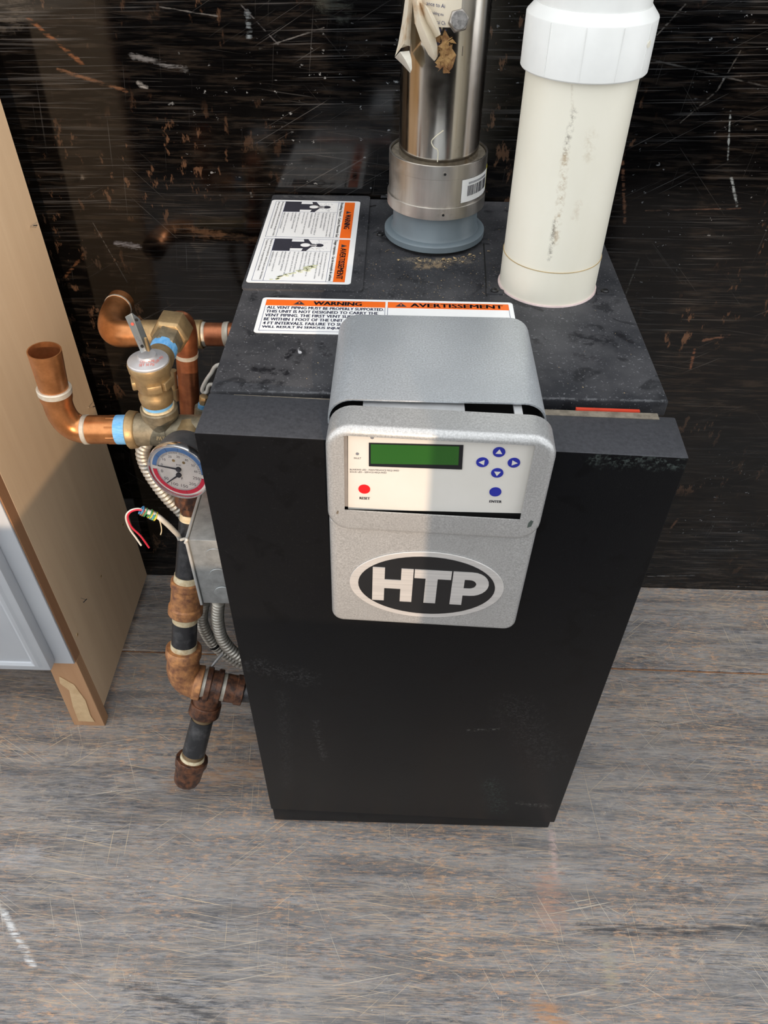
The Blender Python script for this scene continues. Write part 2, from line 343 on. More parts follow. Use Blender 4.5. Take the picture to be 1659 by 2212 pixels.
FLOOR = floor_mat(); WALLM = wall_mat()
GAP = simple('dark_recess', (.004, .004, .004), .8)
lm = black_mat('dusty_black_lid', (.024, .0255, .030), (.075, .075, .080), .8, .5); lc = lm.b.inputs['Base Color'].links[0].from_socket
for A_, B_, wd_, cc_, o_ in (((548, 797), (615, 805), .0050, (.006, .006, .008), .95), ((622, 770), (642, 752), .0040, (.005, .005, .007), .95), ((525, 832), (600, 826), .0055, (.010, .0105, .013), .85), ((1245, 728), (1310, 736), .0075, (.010, .0105, .013), .85),
        ((1335, 720), (1362, 738), .0045, (.008, .008, .010), .9), ((1255, 770), (1290, 775), .0060, (.013, .013, .016), .7), ((695, 745), (705, 765), .0045, (.009, .009, .011), .8), ((900, 575), (960, 572), .0060, (.40, .29, .17), .55), ((870, 560), (1010, 565), .0050, (.30, .25, .18), .45),
        ((645, 752), (648, 762), .0012, (.6, .62, .66), .9), ((560, 845), (1440, 866), .0012, (.16, .165, .175), .5), ((1000, 430), (1090, 440), .012, (.09, .085, .09), .6), ((610, 428), (720, 431), .004, (.12, .12, .12), .5)):  # the long thin stroke paints a highlight along the lid's front edge
    lc = lm.mix(lm.mul(lm.stroke(px(*A_, z=.7102)-BOIL, px(*B_, z=.7102)-BOIL, wd_, .5, .9, 130), o_), lc, cc_)
LID = lm.col(lc).m
DOORTOP = DOOR = door_mat(); BODY = black_mat('black_side_paint', (.010, .0105, .012), (.02, .02, .02), .4, .5).m
HOOD = silver_mat('silver_hood_paint', (.50, .53, .56), .42, .4); BEZ = silver_mat('silver_bezel_paint', (.52, .525, .525), .36, .5)
PVCM = pvc_mat(); PVCW = simple('white_pvc', (.86, .87, .85), .35, 0, (.80, .81, .79), 20)
GREYP = simple('grey_plastic', (.16, .20, .225), .38, 0, (.14, .175, .2), 30)
STEEL = steel_mat('stained_stainless', (.66, .62, .56), .13); BAND = steel_mat('brushed_band', (.60, .565, .52), .3, False)
GALV = simple('galvanised', (.46, .49, .50), .45, .7, (.34, .36, .37), 90); CHROME = simple('chrome', (.72, .72, .73), .15, 1)
COPPER = simple('copper', (.66, .29, .115), .33, .85, (.42, .175, .065), 55); COPPER2 = simple('aged_copper', (.52, .19, .085), .4, .8, (.33, .115, .055), 60)
BRASS = simple('cast_brass', (.46, .33, .17), .48, .7, (.34, .24, .125), 120, .25); DBRASS = simple('dark_bronze', (.30, .255, .175), .52, .6, (.20, .17, .115), 150, .3)
RUST = simple('rusty_iron', (.62, .29, .11), .5, .25, (.20, .085, .05), 110, .6, lo=.30, hi=.68); DRUST = simple('dark_rusty_iron', (.17, .07, .035), .4, .25, (.05, .026, .02), 110, .5, lo=.4, hi=.6)
IRON = simple('black_iron', (.035, .036, .04), .38, .3, (.10, .10, .105), 70, .1, lo=.5, hi=.75)
SOLD = simple('solder', (.62, .60, .54), .5, .4, (.5, .46, .38), 120, .2); DOPE = simple('pipe_dope', (.74, .66, .47), .8, 0, (.55, .42, .24), 130, .4)
TAPE = simple('blue_thread_tape', (.10, .36, .72), .55, 0, (.22, .50, .82), 150, .2, st=(1, 1, 6))
WHITE = simple('white_print', (.88, .89, .89), .4, 0, (.86, .87, .87)); ORANGE = simple('orange_print', (.90, .155, .01), .45, 0, (.86, .14, .01))
INK = simple('dark_ink', (.03, .03, .045), .6); BLUEINK = simple('blue_ink', (.04, .05, .16), .6); REDINK = simple('red_ink', (.65, .12, .08), .6); GREYINK = simple('grey_ink', (.20, .21, .24), .6)
FACE = simple('keypad_film', (.72, .70, .66), .38, 0, (.68, .66, .61), 12); BTN = simple('blue_key', (.018, .028, .36), .4); REDB = simple('red_key', (.85, .008, .012), .4)
m_ = M('lcd_green', .18, 0, .5); _s = m_.n('SeparateXYZ'); m_.l(m_.co, _s.inputs[0]); m_.col(m_.mix(m_.noise(m_.co, 9, 1), (.012, .085, .012), (.03, .13, .015))); LCD = m_.m
WIREW = simple('white_cable', (.72, .71, .66), .45, 0, (.62, .60, .54)); WRED = simple('red_wire', (.62, .02, .05), .4)
FLEX = simple('flex_steel', (.60, .58, .53), .48, .75, (.48, .45, .39), 60)
PLY = wood_mat('birch_ply', (.86, .64, .42), (.80, .58, .37)); STILE = wood_mat('face_frame_wood', (.42, .225, .12), (.33, .165, .085)); LEGW = wood_mat('leg_wood', (.55, .32, .175), (.48, .265, .14))
PUTTY = simple('wood_filler', (.72, .52, .30), .8, 0, (.62, .42, .23), 60, .5); CABW = simple('white_cabinet_paint', (.54, .565, .60), .4, 0, (.50, .525, .565), 8)
PAPER = simple('scorched_paper', (.78, .70, .56), .7, 0, (.50, .30, .13), 45, .2, lo=.5, hi=.72); BURN = simple('burnt_scrap', (.20, .09, .03), .7, 0, (.42, .25, .09), 160, .6)
YEL = simple('yellow_print', (.85, .72, .02), .45); CRUMB = simple('wood_crumbs', (.55, .42, .22), .8, 0, (.35, .24, .14), 300); BROWNG = simple('old_gasket', (.23, .20, .155), .8, 0, (.13, .11, .085), 150, .3)
STAIN = simple('green_smear', (.55, .58, .36), .7, 0, (.62, .62, .45), 200)

# ---------------------------------------------------------------- the setting
def tilt(geo): return [V((v.x, v.y+(v.z/WALL1.z)*(WALL1.y-WALL0.y), v.z)) for v in geo[0]], geo[1]
obj('wall_back', tilt(box(-3.5, 4.5, WALL0.y, WALL0.y+.03, 0, 2.3)), WALLM, kind='structure', label='scratched glossy black wall behind the boiler')
obj('wall_front', box(-3.5, 4.5, -2.13, -2.1, 0, .82), WALLM, kind='structure', label='low black wall opposite, behind the camera')
obj('sun_blocker', box(.445, .90, -1.25, -1.22, 0, 1.9), WALLM, kind='structure', label='unseen black upright panel added behind the camera to block the sun')  # added panel, its edge cuts the sunlight across the control box
fl = obj('floor', box(-3.5, 4.5, -7, WALL0.y+.03, -.06, -.012), GAP, kind='structure', label='scuffed dark board floor')
def fpanel(y0a, y0b, y1a, y1b, z1=0.0):
    xa, xb = -3.5, 4.5
    return hexa([(xa, y0a, -.012), (xb, y0b, -.012), (xb, y1b, -.012), (xa, y1a, -.012), (xa, y0a, z1), (xb, y0b, z1), (xb, y1b, z1), (xa, y1a, z1)])
ya = .207+(-3.5-.26)*-.0103; yb = .207+(4.5-.26)*-.0103
obj('floor_panel', fpanel(-7, -7, ya-.0025, yb-.0025), FLOOR, fl, bevel=.0012, bseg=1)
obj('floor_panel', fpanel(ya+.0005, yb+.0005, WALL0.y, WALL0.y, .0012), FLOOR, fl, bevel=.0012, bseg=1)
obj('seam_edge', hexa([(-3.5, ya-.0024, -.010), (4.5, yb-.0024, -.010), (4.5, yb+.0006, -.010), (-3.5, ya+.0006, -.010), (-3.5, ya-.0024, -.003), (4.5, yb-.0024, -.003), (4.5, yb+.0006, -.003), (-3.5, ya+.0006, -.003)]), RUST, fl)

# ---------------------------------------------------------------- boiler
B = root('boiler', BOIL, 'tall black steel boiler with a silver front control box', 'boiler')
ZL = .7102
obj('body', box(.004, .396, -.014, .376, .03, .696), BODY, B, bevel=.002)
obj('base', box(.002, .398, -.0805, .372, .006, .052), BODY, B, bevel=.002)
for fx in (.03, .37):
    for fy in (-.05, .34): obj('foot', lathe((fx, fy, 0), (0, 0, 1), [(0, .012), (.008, .012)], 16), GAP, B, smooth=40)
obj('lid', box(0, .40, -.0164, .4097, .694, ZL), LID, B, bevel=.0018)
DTL, DTR = V((.0005, -.082, .7152)), V((.398, -.0925, .7096)); DBL, DBR = V((.0005, -.082, .0432)), V((.398, -.0925, .0505))
RTL, RTR = V((.0022, -.0262, .7152)), V((.4002, -.038, .7096)); RBL, RBR = V((.0022, -.0262, .0432)), V((.4002, -.038, .0505))
obj('front_door', hexa([DBL, DBR, RBR, RBL, DTL, DTR, RTR, RTL]), DOOR, B, bevel=.0016)
g0, g1 = px(735, 868, z=.7125), px(1420, 893, z=.7105)
obj('gasket', hexa([g0+V((0, -.008, -.02)), g1+V((0, -.008, -.02)), g1+V((0, .0, -.02)), g0+V((0, .0, -.02)), g0+V((0, -.008, 0)), g1+V((0, -.008, 0)), g1, g0]), BROWNG, B)
obj('gasket', hexa([px(505, 850, z=.7152)+V(q) for q in ((0, -.004, -.015), (.07, -.008, -.015), (.09, -.002, -.015), (0, .0, -.015))]+[px(505, 850, z=.7152)+V(q) for q in ((0, -.004, -.001), (.09, -.008, -.002), (.09, -.002, -.002), (0, 0, -.001))]), BROWNG, B)
r0, r1 = px(1245, 884, z=.7125), px(1383, 889, z=.7115)
obj('red_tag', hexa([r0+V((0, 0, -.01)), r1+V((0, 0, -.01)), r1+V((0, .003, -.01)), r0+V((0, .003, -.01)), r0, r1, r1+V((0, .003, 0)), r0+V((0, .003, 0))]), simple('red_strip', (.6, .05, .02), .5), B, label='red strip in the door gap')

LP = Plane((0, 0, ZL), (1, 0, 0), (0, 1, 0))
obj('access_plate', prism(LP, quad_px(LP, [(521, 627), (783, 633), (800, 427), (590, 424)], .006), 0, .0022), LID, B)
PP = Plane((0, 0, ZL+.0022), (1, 0, 0), (0, 1, 0))
def pstrip(name, pl, A, Bq, wd, m, t=.0005, **k):
    a, b = V(pl.ab(*A)).to_2d(), V(pl.ab(*Bq)).to_2d(); d = (b-a).normalized(); n = V((-d.y, d.x))*wd
    return obj(name, prism(pl, [tuple(a-n), tuple(b-n), tuple(b+n), tuple(a+n)], 0, t), m, B, **k)
pstrip('seam', LP, (796, 445), (782, 613), .0010, BROWNG); pstrip('seam', LP, (1045, 527), (1051, 640), .0007, GAP); pstrip('seam', LP, (797, 447), (812, 444), .0014, GAP)
for (u, v, s) in ((821, 510, -1), (1068, 631, -1), (1306, 632, 1), (1038, 512, 1), (838, 424, -1)):
    a, b = LP.ab(u, v)
    t = obj('mounting_tab', prism(LP, [(a-.009, b-.006), (a+.008, b-.006), (a+.010, b+.002), (a+.004, b+.007), (a-.008, b+.006)], 0, .0014), LID, B)
    obj('screw', lathe(LP.w(a, b, .0014), (0, 0, 1), [(0, .0042), (.0012, .0040), (.0022, .0026), (.0016, .001)], 16), simple('dark_screw', (.05, .05, .052), .3, .8) if 'dark_screw' not in bpy.data.materials else bpy.data.materials['dark_screw'], t, smooth=30)

# front warning label
Q = lambda u, v: LP.ab(u, v)
a0 = Q(548, 715)[0]; a1 = Q(1109, 668)[0]; b1 = Q(566, 643)[1]; b0 = Q(548, 719)[1]
WL = obj('warning_label', prism(LP, rrect(a0, a1, b0, b1, .004), 0, .0004), WHITE, B, label='white label with orange WARNING and AVERTISSEMENT bars')
mid = Q(835, 660)[0]; iw = .0045
for (x0, x1, word, wx0, wx1, tx) in ((a0+iw, mid-.0012, 'WARNING', .40, .80, .24), (mid+.0012, a1-iw, 'AVERTISSEMENT', .19, .95, .07)):
    bt = b1-.0045; bb = bt-.0115; W_ = x1-x0
    ofs = .0004
    lines = join(*[rect(LP, p, q, r, s, ofs, ofs+.00012) for p, q, r, s in ((x0, x1, b0+.004, b0+.0044), (x0, x0+.0004, b0+.004, bt), (x1-.0004, x1, b0+.004, bt), (x0, x1, bt, bt+.0003))])
    obj('border', lines, BLUEINK, WL)
    bar = obj('header_bar', rect(LP, x0, x1, bb, bt, ofs, ofs+.0002), ORANGE, WL)
    ptext(word, INK, WL, LP, x0+wx0*W_, x0+wx1*W_, bb+.0022, bt-.0022, .0008, .012)
    h = bt-bb; cxx = x0+(tx+.04)*W_
    obj('warning_triangle', prism(LP, [(cxx-.0058, bb+.0024), (cxx+.0058, bb+.0024), (cxx, bt-.0016)], .0006, .0007), INK, WL)
    obj('exclamation_mark', prism(LP, [(cxx-.0005, bb+.0042), (cxx+.0005, bb+.0042), (cxx+.0009, bt-.004), (cxx-.0009, bt-.004)], .0007, .0008), ORANGE, WL)
body = ('ALL VENT PIPING MUST BE PROPERLY SUPPORTED.', 'THIS UNIT IS NOT DESIGNED TO CARRY THE', 'VENT PIPING. THE FIRST VENT SUPPORT MUST', 'BE WITHIN 1 FOOT OF THE UNIT AND THEN AT', '4 FT INTERVALS. FAILURE TO SUPPORT VENT', 'WILL RESULT IN SERIOUS INJURY OR DEATH.')
ends = (1.02, .97, 1.0, .985, .955, .955)
lh = (b1-.0175-(b0+.0055))/6; wid = (mid-a0-iw-.006)*1.02
for i, (s, e) in enumerate(zip(body, ends)):
    yb_ = b1-.0175-(i+1)*lh+lh*.30
    ptext(s, BLUEINK, WL, LP, a0+iw+.0025, a0+iw+.0025+wid*e*.97, yb_, yb_+lh*.70, .0006, .006)

# rear warning label, read from the right-hand side
c_ = [PP.ab(u, v) for u, v in ((531, 608), (759, 617), (777, 437), (589, 431))]
ra0 = (c_[0][0]+c_[3][0])/2; ra1 = (c_[1][0]+c_[2][0])/2; rb0 = (c_[0][1]+c_[1][1])/2; rb1 = (c_[2][1]+c_[3][1])/2
RL = obj('warning_label', prism(PP, rrect(ra0, ra1, rb0, rb1, .004), 0, .0004), WHITE, B, label='white label with pictograms and two orange bars, read sideways')
RP = Plane(PP.w(ra1, rb1, .0004), (0, -1, 0), (1, 0, 0))       # along the label's own reading direction: a to the front, b to the right (negative = down the text)
LW, LH = rb1-rb0, ra1-ra0; half = LW/2
def rtext(s, a, b, ww, h, m=INK, bold=0): ptext(s, m, RL, RP, a, a+ww, b, b+h, .0003, bold)
enl = (('• Do not operate heater if flood damaged.', '• Install vent system in accordance with', '  local codes and manufacturer’s', '  installation instructions.'), ('• Do not obstruct heater air intake or', '  exhaust. Support all vent piping per', '  installation instructions.'), ('• Do not place thermal vapor emitting', '  products near unit.'), ('• Never operate unit unless vented', '  to outdoors. Carbon monoxide', '  may be present.'), ('• Analyze the entire vent system to', '  make sure it is not blocked.'))
frl = (('• Ne pas faire fonctionner le radiateur', '  s’il est endommagé par inondation.', '• Installer le système selon les codes', '  locaux et instructions.'), ('• Ne pas obstruer l’entrée d’air ou', '  l’échappement. Soutenir la', '  tuyauterie selon instructions.'), ('• Ne placez pas de produits émettant', '  de la vapeur près de l’unité.'), ('• Ne jamais faire fonctionner sans', '  évacuation vers l’extérieur.', '  Monoxyde de carbone.'), ('• Analyser tout le système de', '  ventilation avec soin.'))
for i, (word, sub, blocks, foot) in enumerate((('WARNING', 'Breathing Hazard - Carbon Monoxide Gas', enl, ('Breathing carbon monoxide can cause brain damage or death.', 'Always read and understand instruction manual.')), ('AVERTISSEMENT', 'Danger respiratoire - Gaz de monoxyde de carbone', frl, ('Respirer du monoxyde de carbone peut causer des lésions.', 'Toujours lire et comprendre le manuel.')))):
    s0 = .0045+i*(half-.002); s1 = s0+half-.0065; W_ = s1-s0
    top = -.0065; hb = .0125
    obj('header_bar', rect(RP, s0, s1, top-hb, top, 0, .0002), ORANGE, RL)
    tw = (.40, .72)[i]*W_; t0 = s0+(.36, .22)[i]*W_
    ptext(word, INK, RL, RP, t0, t0+tw, top-hb+.003, top-.0028, .0004, .01)
    tc = t0-.006
    obj('warning_triangle', prism(RP, [(tc-.004, top-hb+.0035), (tc+.004, top-hb+.0035), (tc, top-.003)], .0002, .00035), INK, RL)
    rtext(sub, s0+.002, top-hb-.0060, W_-.004, .0042, bold=.004)
    bot = -LH+.0055
    obj('border', join(*[rect(RP, *q, 0, .00012) for q in ((s0, s1, bot, bot+.0004), (s0, s0+.0004, bot, top), (s1-.0004, s1, bot, top), (s0, s1, top-hb-.0078, top-hb-.0074), (s0, s1, bot+.0120, bot+.0124))]), BLUEINK, RL)
    for k, s in enumerate(foot): rtext(s, s0+.002, bot+.0072-k*.0048, (W_-.004)*(1, .8)[k], .0030)
    # pictogram: a dark figure with bright lungs breathing fumes
    p0, p1 = s0+.0004, s0+.30*W_; pt, pb = top-hb-.0080, bot+.0124; pw = p1-p0; ph = pt-pb; pc = (p0+p1)/2
    sil = [(p0, pb), (p1, pb), (p1, pb+.30*ph), (p1-.22*pw, pb+.30*ph), (p1-.22*pw, pb+.52*ph), (p1, pb+.50*ph), (p1, pb+.58*ph), (pc+.12*pw, pb+.66*ph), (pc+.10*pw, pb+.72*ph), (pc-.10*pw, pb+.72*ph), (pc-.12*pw, pb+.66*ph), (p0, pb+.58*ph), (p0, pb+.50*ph), (p0+.22*pw, pb+.52*ph), (p0+.22*pw, pb+.30*ph), (p0, pb+.30*ph)]
    obj('pictogram', join(prism(RP, sil, 0, .00012), prism(RP, disc(pc, pb+.79*ph, .14*pw, 20, .075*ph), 0, .00012)), GREYINK if False else INK, RL)
    obj('pictogram_lungs', join(prism(RP, disc(pc, pb+.55*ph, .15*pw, 20, .085*ph), .00012, .0002), rect(RP, pc-.02*pw, pc+.02*pw, pb+.62*ph, pb+.75*ph, .00012, .0002)), WHITE, RL)
    fum = []
    for k in range(46):
        an = random.uniform(0, math.pi*2); rr = random.uniform(.2, .46)
        fa, fb = pc+rr*pw*math.cos(an), pb+(.79+rr*.36*math.sin(an))*ph
        if abs(fa-pc) < .15*pw or fb > pt or not p0 < fa < p1: continue
        fum.append(prism(RP, [(fa, fb), (fa+.0011, fb+.0003), (fa+.0009, fb+.0009)], 0, .0001))
    obj('pictogram_fumes', join(*fum), GREYINK, RL)
    obj('border', rect(RP, p1, p1+.0003, pb, pt, 0, .0001), BLUEINK, RL)
    nl = sum(len(b) for b in blocks); step = ph/(nl+2.2); yy = pt-.0012
    for bl in blocks:
        for s in bl:
            yy -= step; L = len(s.strip())
            rtext(s.strip(), p1+.0018+(.001 if s[0] == ' ' else 0), yy, min(1, L/41)*(s1-p1-.003), step*.62, GREYINK)
        yy -= step*.4
sm = PP.ab(640, 590)
obj('smear', join(*[prism(PP, [(sm[0]+random.uniform(-.022, .016), sm[1]+random.uniform(-.01, .012))]+[] if False else [(x, y), (x+.004*random.random()+.001, y+.001), (x+.003, y+.0035*random.random()+.001), (x-.001, y+.002)], .0006, .0009) for x, y in [(sm[0]+(t-.6)*.045+random.gauss(0, .002), sm[1]+(t-.6)*.034+random.gauss(0, .0022)) for t in [random.random() for _ in range(40)]]]), STAIN, RL, label='dried green smear')

# control hood (top cover)
HX0, HX1, HZ = .1075, .2865, .7385
def arch(y, r, x0, x1, zt, inset=0):
    pts = [(x0, ZL)]; n = 8
    for k in range(n+1):
        a = math.pi-math.pi/2*k/n; pts.append((x0+r+r*math.cos(a), zt-r+r*math.sin(a)))
    for k in range(n+1):
        a = math.pi/2-math.pi/2*k/n; pts.append((x1-r+r*math.cos(a), zt-r+r*math.sin(a)))
    pts.append((x1, ZL)); return [V((x, y, z)) for x, z in pts]
t_ = .0014
hy0, hy1 = -.0635, .073
loops = [arch(hy0+.002, .019, HX0+t_, HX1-t_, HZ-t_), arch(hy0, .019, HX0+t_, HX1-t_, HZ-t_), arch(hy0, .02, HX0, HX1, HZ), arch(hy1-.003, .02, HX0, HX1, HZ), arch(hy1-.001, .02, HX0+.0005, HX1-.0005, HZ-.001), arch(hy1, .02, HX0+.002, HX1-.002, HZ-.003)]
ho = obj('control_hood', loft(loops, False, True), HOOD, B, smooth=35, label='silver sheet-metal hood over the controls')
obj('hood_shade_sheet', loft([arch(y, .017, HX0+.003, HX1-.003, HZ-.003) for y in (-.045, -.043)]), GAP, ho)  # dark sheet standing in for the shade inside the hood
h0, h1, h2, h3 = px(785, 862, z=.7345), px(1003, 872, z=.7345), px(1108, 870, z=.7345), px(1126, 872, z=.7345)
obj('hood_bracket', join(box(h0.x, h1.x, -.085, -.05, .7325, .7345), box(h2.x, h3.x, -.085, -.05, .7325, .7345)), simple('bright_zinc', (.70, .71, .72), .3, .5), ho)

# control bezel, tilted a little with the ajar door
ex = V((.398-.0005, -.0105, -.0070)).normalized()
CP = Plane(V((.107, -.1025, .640)), ex, (0, 0, 1))
W_ = .181
bt_, bb_ = CP.ab(900, 905)[1], CP.ab(735, 1150)[1]
top_b = .1000
bot_b = bb_+.001
def cloop(ins, d, rt, rb, x0=0, x1=W_, y0=None, y1=None):
    y0 = bot_b if y0 is None else y0; y1 = top_b if y1 is None else y1
    return [CP.w(a, b, d) for a, b in rrect(x0+ins, x1-ins, y0+ins, y1-ins, [max(.0008, rt-ins), max(.0008, rt-ins), max(.0008, rb-ins), max(.0008, rb-ins)], 8)]
win = [CP.ab(u, v) for u, v in ((746, 941), (1147, 963), (1132, 1126), (741, 1101))]
wx0, wx1 = (win[0][0]+win[3][0])/2, (win[1][0]+win[2][0])/2; wy0, wy1 = (win[2][1]+win[3][1])/2, (win[0][1]+win[1][1])/2
R_ = min(.0115, top_b-wy1-.0006)
fil = [cloop(R_*(1-math.cos(a)), R_*math.sin(a)-R_, .021, .02) for a in [math.pi/2*k/7 for k in range(8)]]
wl = [[CP.w(a, b, d) for a, b in rrect(wx0, wx1, wy0, wy1, .0006, 8)] for d in (0, -.0012)]
bz = obj('control_bezel', loft([cloop(0, -.030, .021, .02)]+fil+wl, False, False), BEZ, B, smooth=35, label='silver control bezel with keypad window')
obj('bezel_shade_plate', rect(CP, .004, W_-.004, bot_b+.004, top_b-.014, -.0095, -.0085), GAP, bz)  # dark plate standing in for the shade behind the keypad
low0 = CP.ab(720, 1352)[1]
lop = lambda ins, d: cloop(ins, d, .006, .012, .0005, W_-.0005, low0+.0025, bot_b+.012)
obj('lower_panel', loft([lop(0, -.02)]+[lop(.007*(1-math.cos(a)), -.0035-.007+.007*math.sin(a)) for a in [math.pi/2*k/6 for k in range(7)]], False, True), BEZ, B, smooth=35, label='plain silver lower panel carrying the badge')

# keypad
KP = Plane(CP.w(0, 0, -.0050), CP.ex, CP.ey)
K = lambda u, v: KP.ab(u, v)
kl = K(753, 1098)[0]
fp = obj('keypad', prism(KP, [(K(752, 1100)[0], K(752, 1100)[1]), K(1135, 1109), (wx1+.004, K(1135, 1109)[1]+.001), (wx1+.004, wy1+.0015), (kl, wy1+.0015)], -.003, 0), FACE, B, label='pale keypad with screen and keys')
obj('keypad_edge', prism(KP, [(wx0-.004, K(752, 1100)[1]+.002), (kl-.0006, K(752, 1100)[1]+.002), (kl-.0006, wy1+.001), (wx0-.004, wy1+.001)], -.004, -.001), simple('grey_edge', (.33, .32, .32), .4), fp)
sc = [K(*q) for q in ((797, 956), (1001, 961), (998, 1013), (797, 1006))]
obj('screen_frame', prism(KP, sc, 0, .0008), simple('black_bezel', (.008, .009, .012), .3), fp)
si = [K(*q) for q in ((801, 958), (992, 963), (990, 1003), (801, 1000))]
obj('screen', prism(KP, si, .0008, .0010), LCD, fp, label='green display screen')
ba, bb2 = K(1070, 1062); rb = .0049
def key(u, v, m, tri=None, nm='key'):
    a, b = K(u, v); k = obj(nm, prism(KP, disc(a, b, rb), 0, .0006), m, fp)
    if tri is not None:
        obj('arrow', prism(KP, [(a+.0030*math.cos(t), b+.0030*math.sin(t)) for t in (tri, tri+2.0944, tri+4.1888)], .0006, .0008), FACE, fp)
for u, v, t in ((1078, 976, math.pi/2), (1042, 998, math.pi), (1110, 999, 0), (1074, 1021, -math.pi/2)): key(u, v, BTN, t)
key(1070, 1062, BTN); key(787, 1056, REDB)
a, b = K(772, 980); obj('fault_light', prism(KP, disc(a, b, .0013, 16), 0, .0004), GREYINK, fp)
a, b = K(804, 945); obj('fault_light', prism(KP, disc(a, b, .0014, 16), 0, .0004), GREYINK, fp)
def ktext(s, q0, q1, h, bold=0):
    A, Bq = K(*q0), K(*q1); text(s, INK, fp, KP.w(*A, .0003), KP.w(*Bq, .0003)-KP.w(*A, .0003), KP.ey*h, bold)
ktext('FAULT', (765, 991), (780, 991.5), .0017); ktext('BLINKING LED - MAINTENANCE REQUIRED', (756, 1016), (862, 1018.5), .0019); ktext('SOLID LED - SERVICE REQUIRED', (756, 1021), (835, 1023), .0019)
ktext('RESET', (777, 1078), (799, 1079), .0027, .01); ktext('ENTER', (1057, 1085), (1083, 1086), .0027, .01)

# badge
PL = Plane(CP.w(0, 0, -.0034), CP.ex, CP.ey)
l_, r_, t__, b_ = PL.ab(755, 1250), PL.ab(1088, 1273), PL.ab(912, 1190), PL.ab(930, 1332)
bx, by = (l_[0]+r_[0])/2, (t__[1]+b_[1])/2; ra, rbb = (r_[0]-l_[0])/2, (t__[1]-b_[1])/2
BRUSH = simple('brushed_badge', (.72, .70, .68), .34, .35, (.60, .585, .57), 8, st=(1, 1, 60)); BLK = simple('badge_black', (.010, .0105, .012), .32)
bd = obj('badge', prism(PL, disc(bx, by, ra, 56, rbb), 0, .0012), BRUSH, B, bevel=.0003, bseg=1, label='oval badge with the letters HTP')
obj('badge_field', prism(PL, disc(bx, by, ra*.885, 56, rbb*.87), .0012, .0015), BLK, bd)
hL = rbb*.50; Yb, Yt = by-hL, by+hL*.98; uu = ra*2
def L2(pts): return prism(PL, [(bx+a*ra, by+b*hL) for a, b in pts], .0015, .0021)
obj('letter', L2([(-.70, -1), (-.545, -1), (-.545, -.22), (-.335, -.22), (-.335, -1), (-.18, -1), (-.18, 1), (-.335, 1), (-.335, .30), (-.545, .30), (-.545, 1), (-.70, 1)]), BRUSH, bd)
obj('letter', L2([(-.02, -1), (.135, -1), (.135, .50), (.305, .50), (.305, 1), (-.165, 1), (-.165, .50), (-.02, .50)]), BRUSH, bd)
arc = lambda cx, cy, rx, ry: [(cx+rx*math.sin(t), cy-ry*math.cos(t)) for t in [math.pi*k/12 for k in range(13)]]
outer = [(.325, -1), (.48, -1), (.48, -.40)]+arc(.57, .30, .225, .70)+[(.325, 1)]
# the P as an outline with its bowl cut out: one loop bridged through the stem
inner = [(.48, .56)]+arc(.545, .29, .09, .27)[::-1]+[(.48, .02)]
P_loop = [(.325, -1), (.48, -1), (.48, -.40)]+arc(.57, .30, .225, .70)+[(.48, 1), (.48, .56)]+arc(.545, .29, .09, .27)[::-1]+[(.48, .02), (.48, -.40)]
def tri_strip():
    o = [(.48, -.40)]+arc(.57, .30, .225, .70)+[(.48, 1)]; i = [(.48, .02)]+arc(.545, .29, .09, .27)+[(.48, .56)]; out = []
    for k in range(len(o)-1): out.append(L2([o[k], o[k+1], i[k+1], i[k]]))
    return join(L2([(.325, -1), (.48, -1), (.48, 1), (.325, 1)]), *out)
obj('letter', tri_strip(), BRUSH, bd)
for u, v, s in ((1145, 1132, .0045), (729, 1107, .0022)):
    a, b = CP.ab(u, v); obj('paint_chip', prism(CP, [(a-s*.4, b-s), (a+s*.3, b-s*.6), (a+s*.5, b+s*.8), (a, b+s), (a-s*.35, b+.2*s)], 0, .0002), simple('chip', (.07, .09, .08), .7) if s > .003 else BROWNG, bz)

# ---------------------------------------------------------------- stainless exhaust vent
X = root('exhaust_vent', VENT, 'stained stainless exhaust pipe on a grey flanged base with torn label', 'vent pipe')
vc = (VENT.x, VENT.y); up = (0, 0, 1)
zf = lambda v, r: px(940, v, y=VENT.y-r).z-VENT.z       # height of a front edge seen on row v
obj('shade_ring', lathe(VENT, up, [(0, .0525), (.005, .0525)], 48), GAP, X, smooth=40)  # dark ring standing in for the shadow gap under the flange
f0, f1 = zf(550, .0577), zf(534, .0577)
n0 = zf(477, .0548); n1 = zf(451, .0548); n2 = zf(390, .0535); n3 = zf(360, .0535)
obj('flange', lathe(VENT, up, [(f0, .056), (f0+.0012, .0577), (f1-.0015, .0577), (f1, .0562), (f1+.0008, .0505), (f1+.004, .0485), (n0+.006, .0472), (n0+.006, .040)], 64), GREYP, X, smooth=40, label='grey plastic flanged base')
obj('sleeve', lathe(VENT, up, [(n0+.002, .0535), (n3-.004, .0528), (n3-.004, .0505)], 64, False), BAND, X, smooth=40)
obj('band', lathe(VENT, up, [(n0, .0520), (n0, .0547), (n0+.0003, .0550), (n1-.0003, .0549), (n1, .0546), (n1, .0524)], 64, False), BAND, X, smooth=40)
obj('band', lathe(VENT, up, [(n2, .0520), (n2, .0534), (n2+.0002, .0536), (n3-.0002, .0535), (n3, .0533), (n3, .0518), (n3-.004, .0516)], 64, False), BAND, X, smooth=40)
obj('seal', lathe(VENT, up, [(n3-.006, .0512), (n3-.0025, .0510), (n3-.004, .0428), (n3-.012, .0428)], 48, False), BROWNG, X, smooth=40)
obj('pipe', lathe(VENT, up, [(n3-.02, .0432), (.315, .0438)], 64, False), STEEL, X, smooth=40, label='stained stainless pipe')
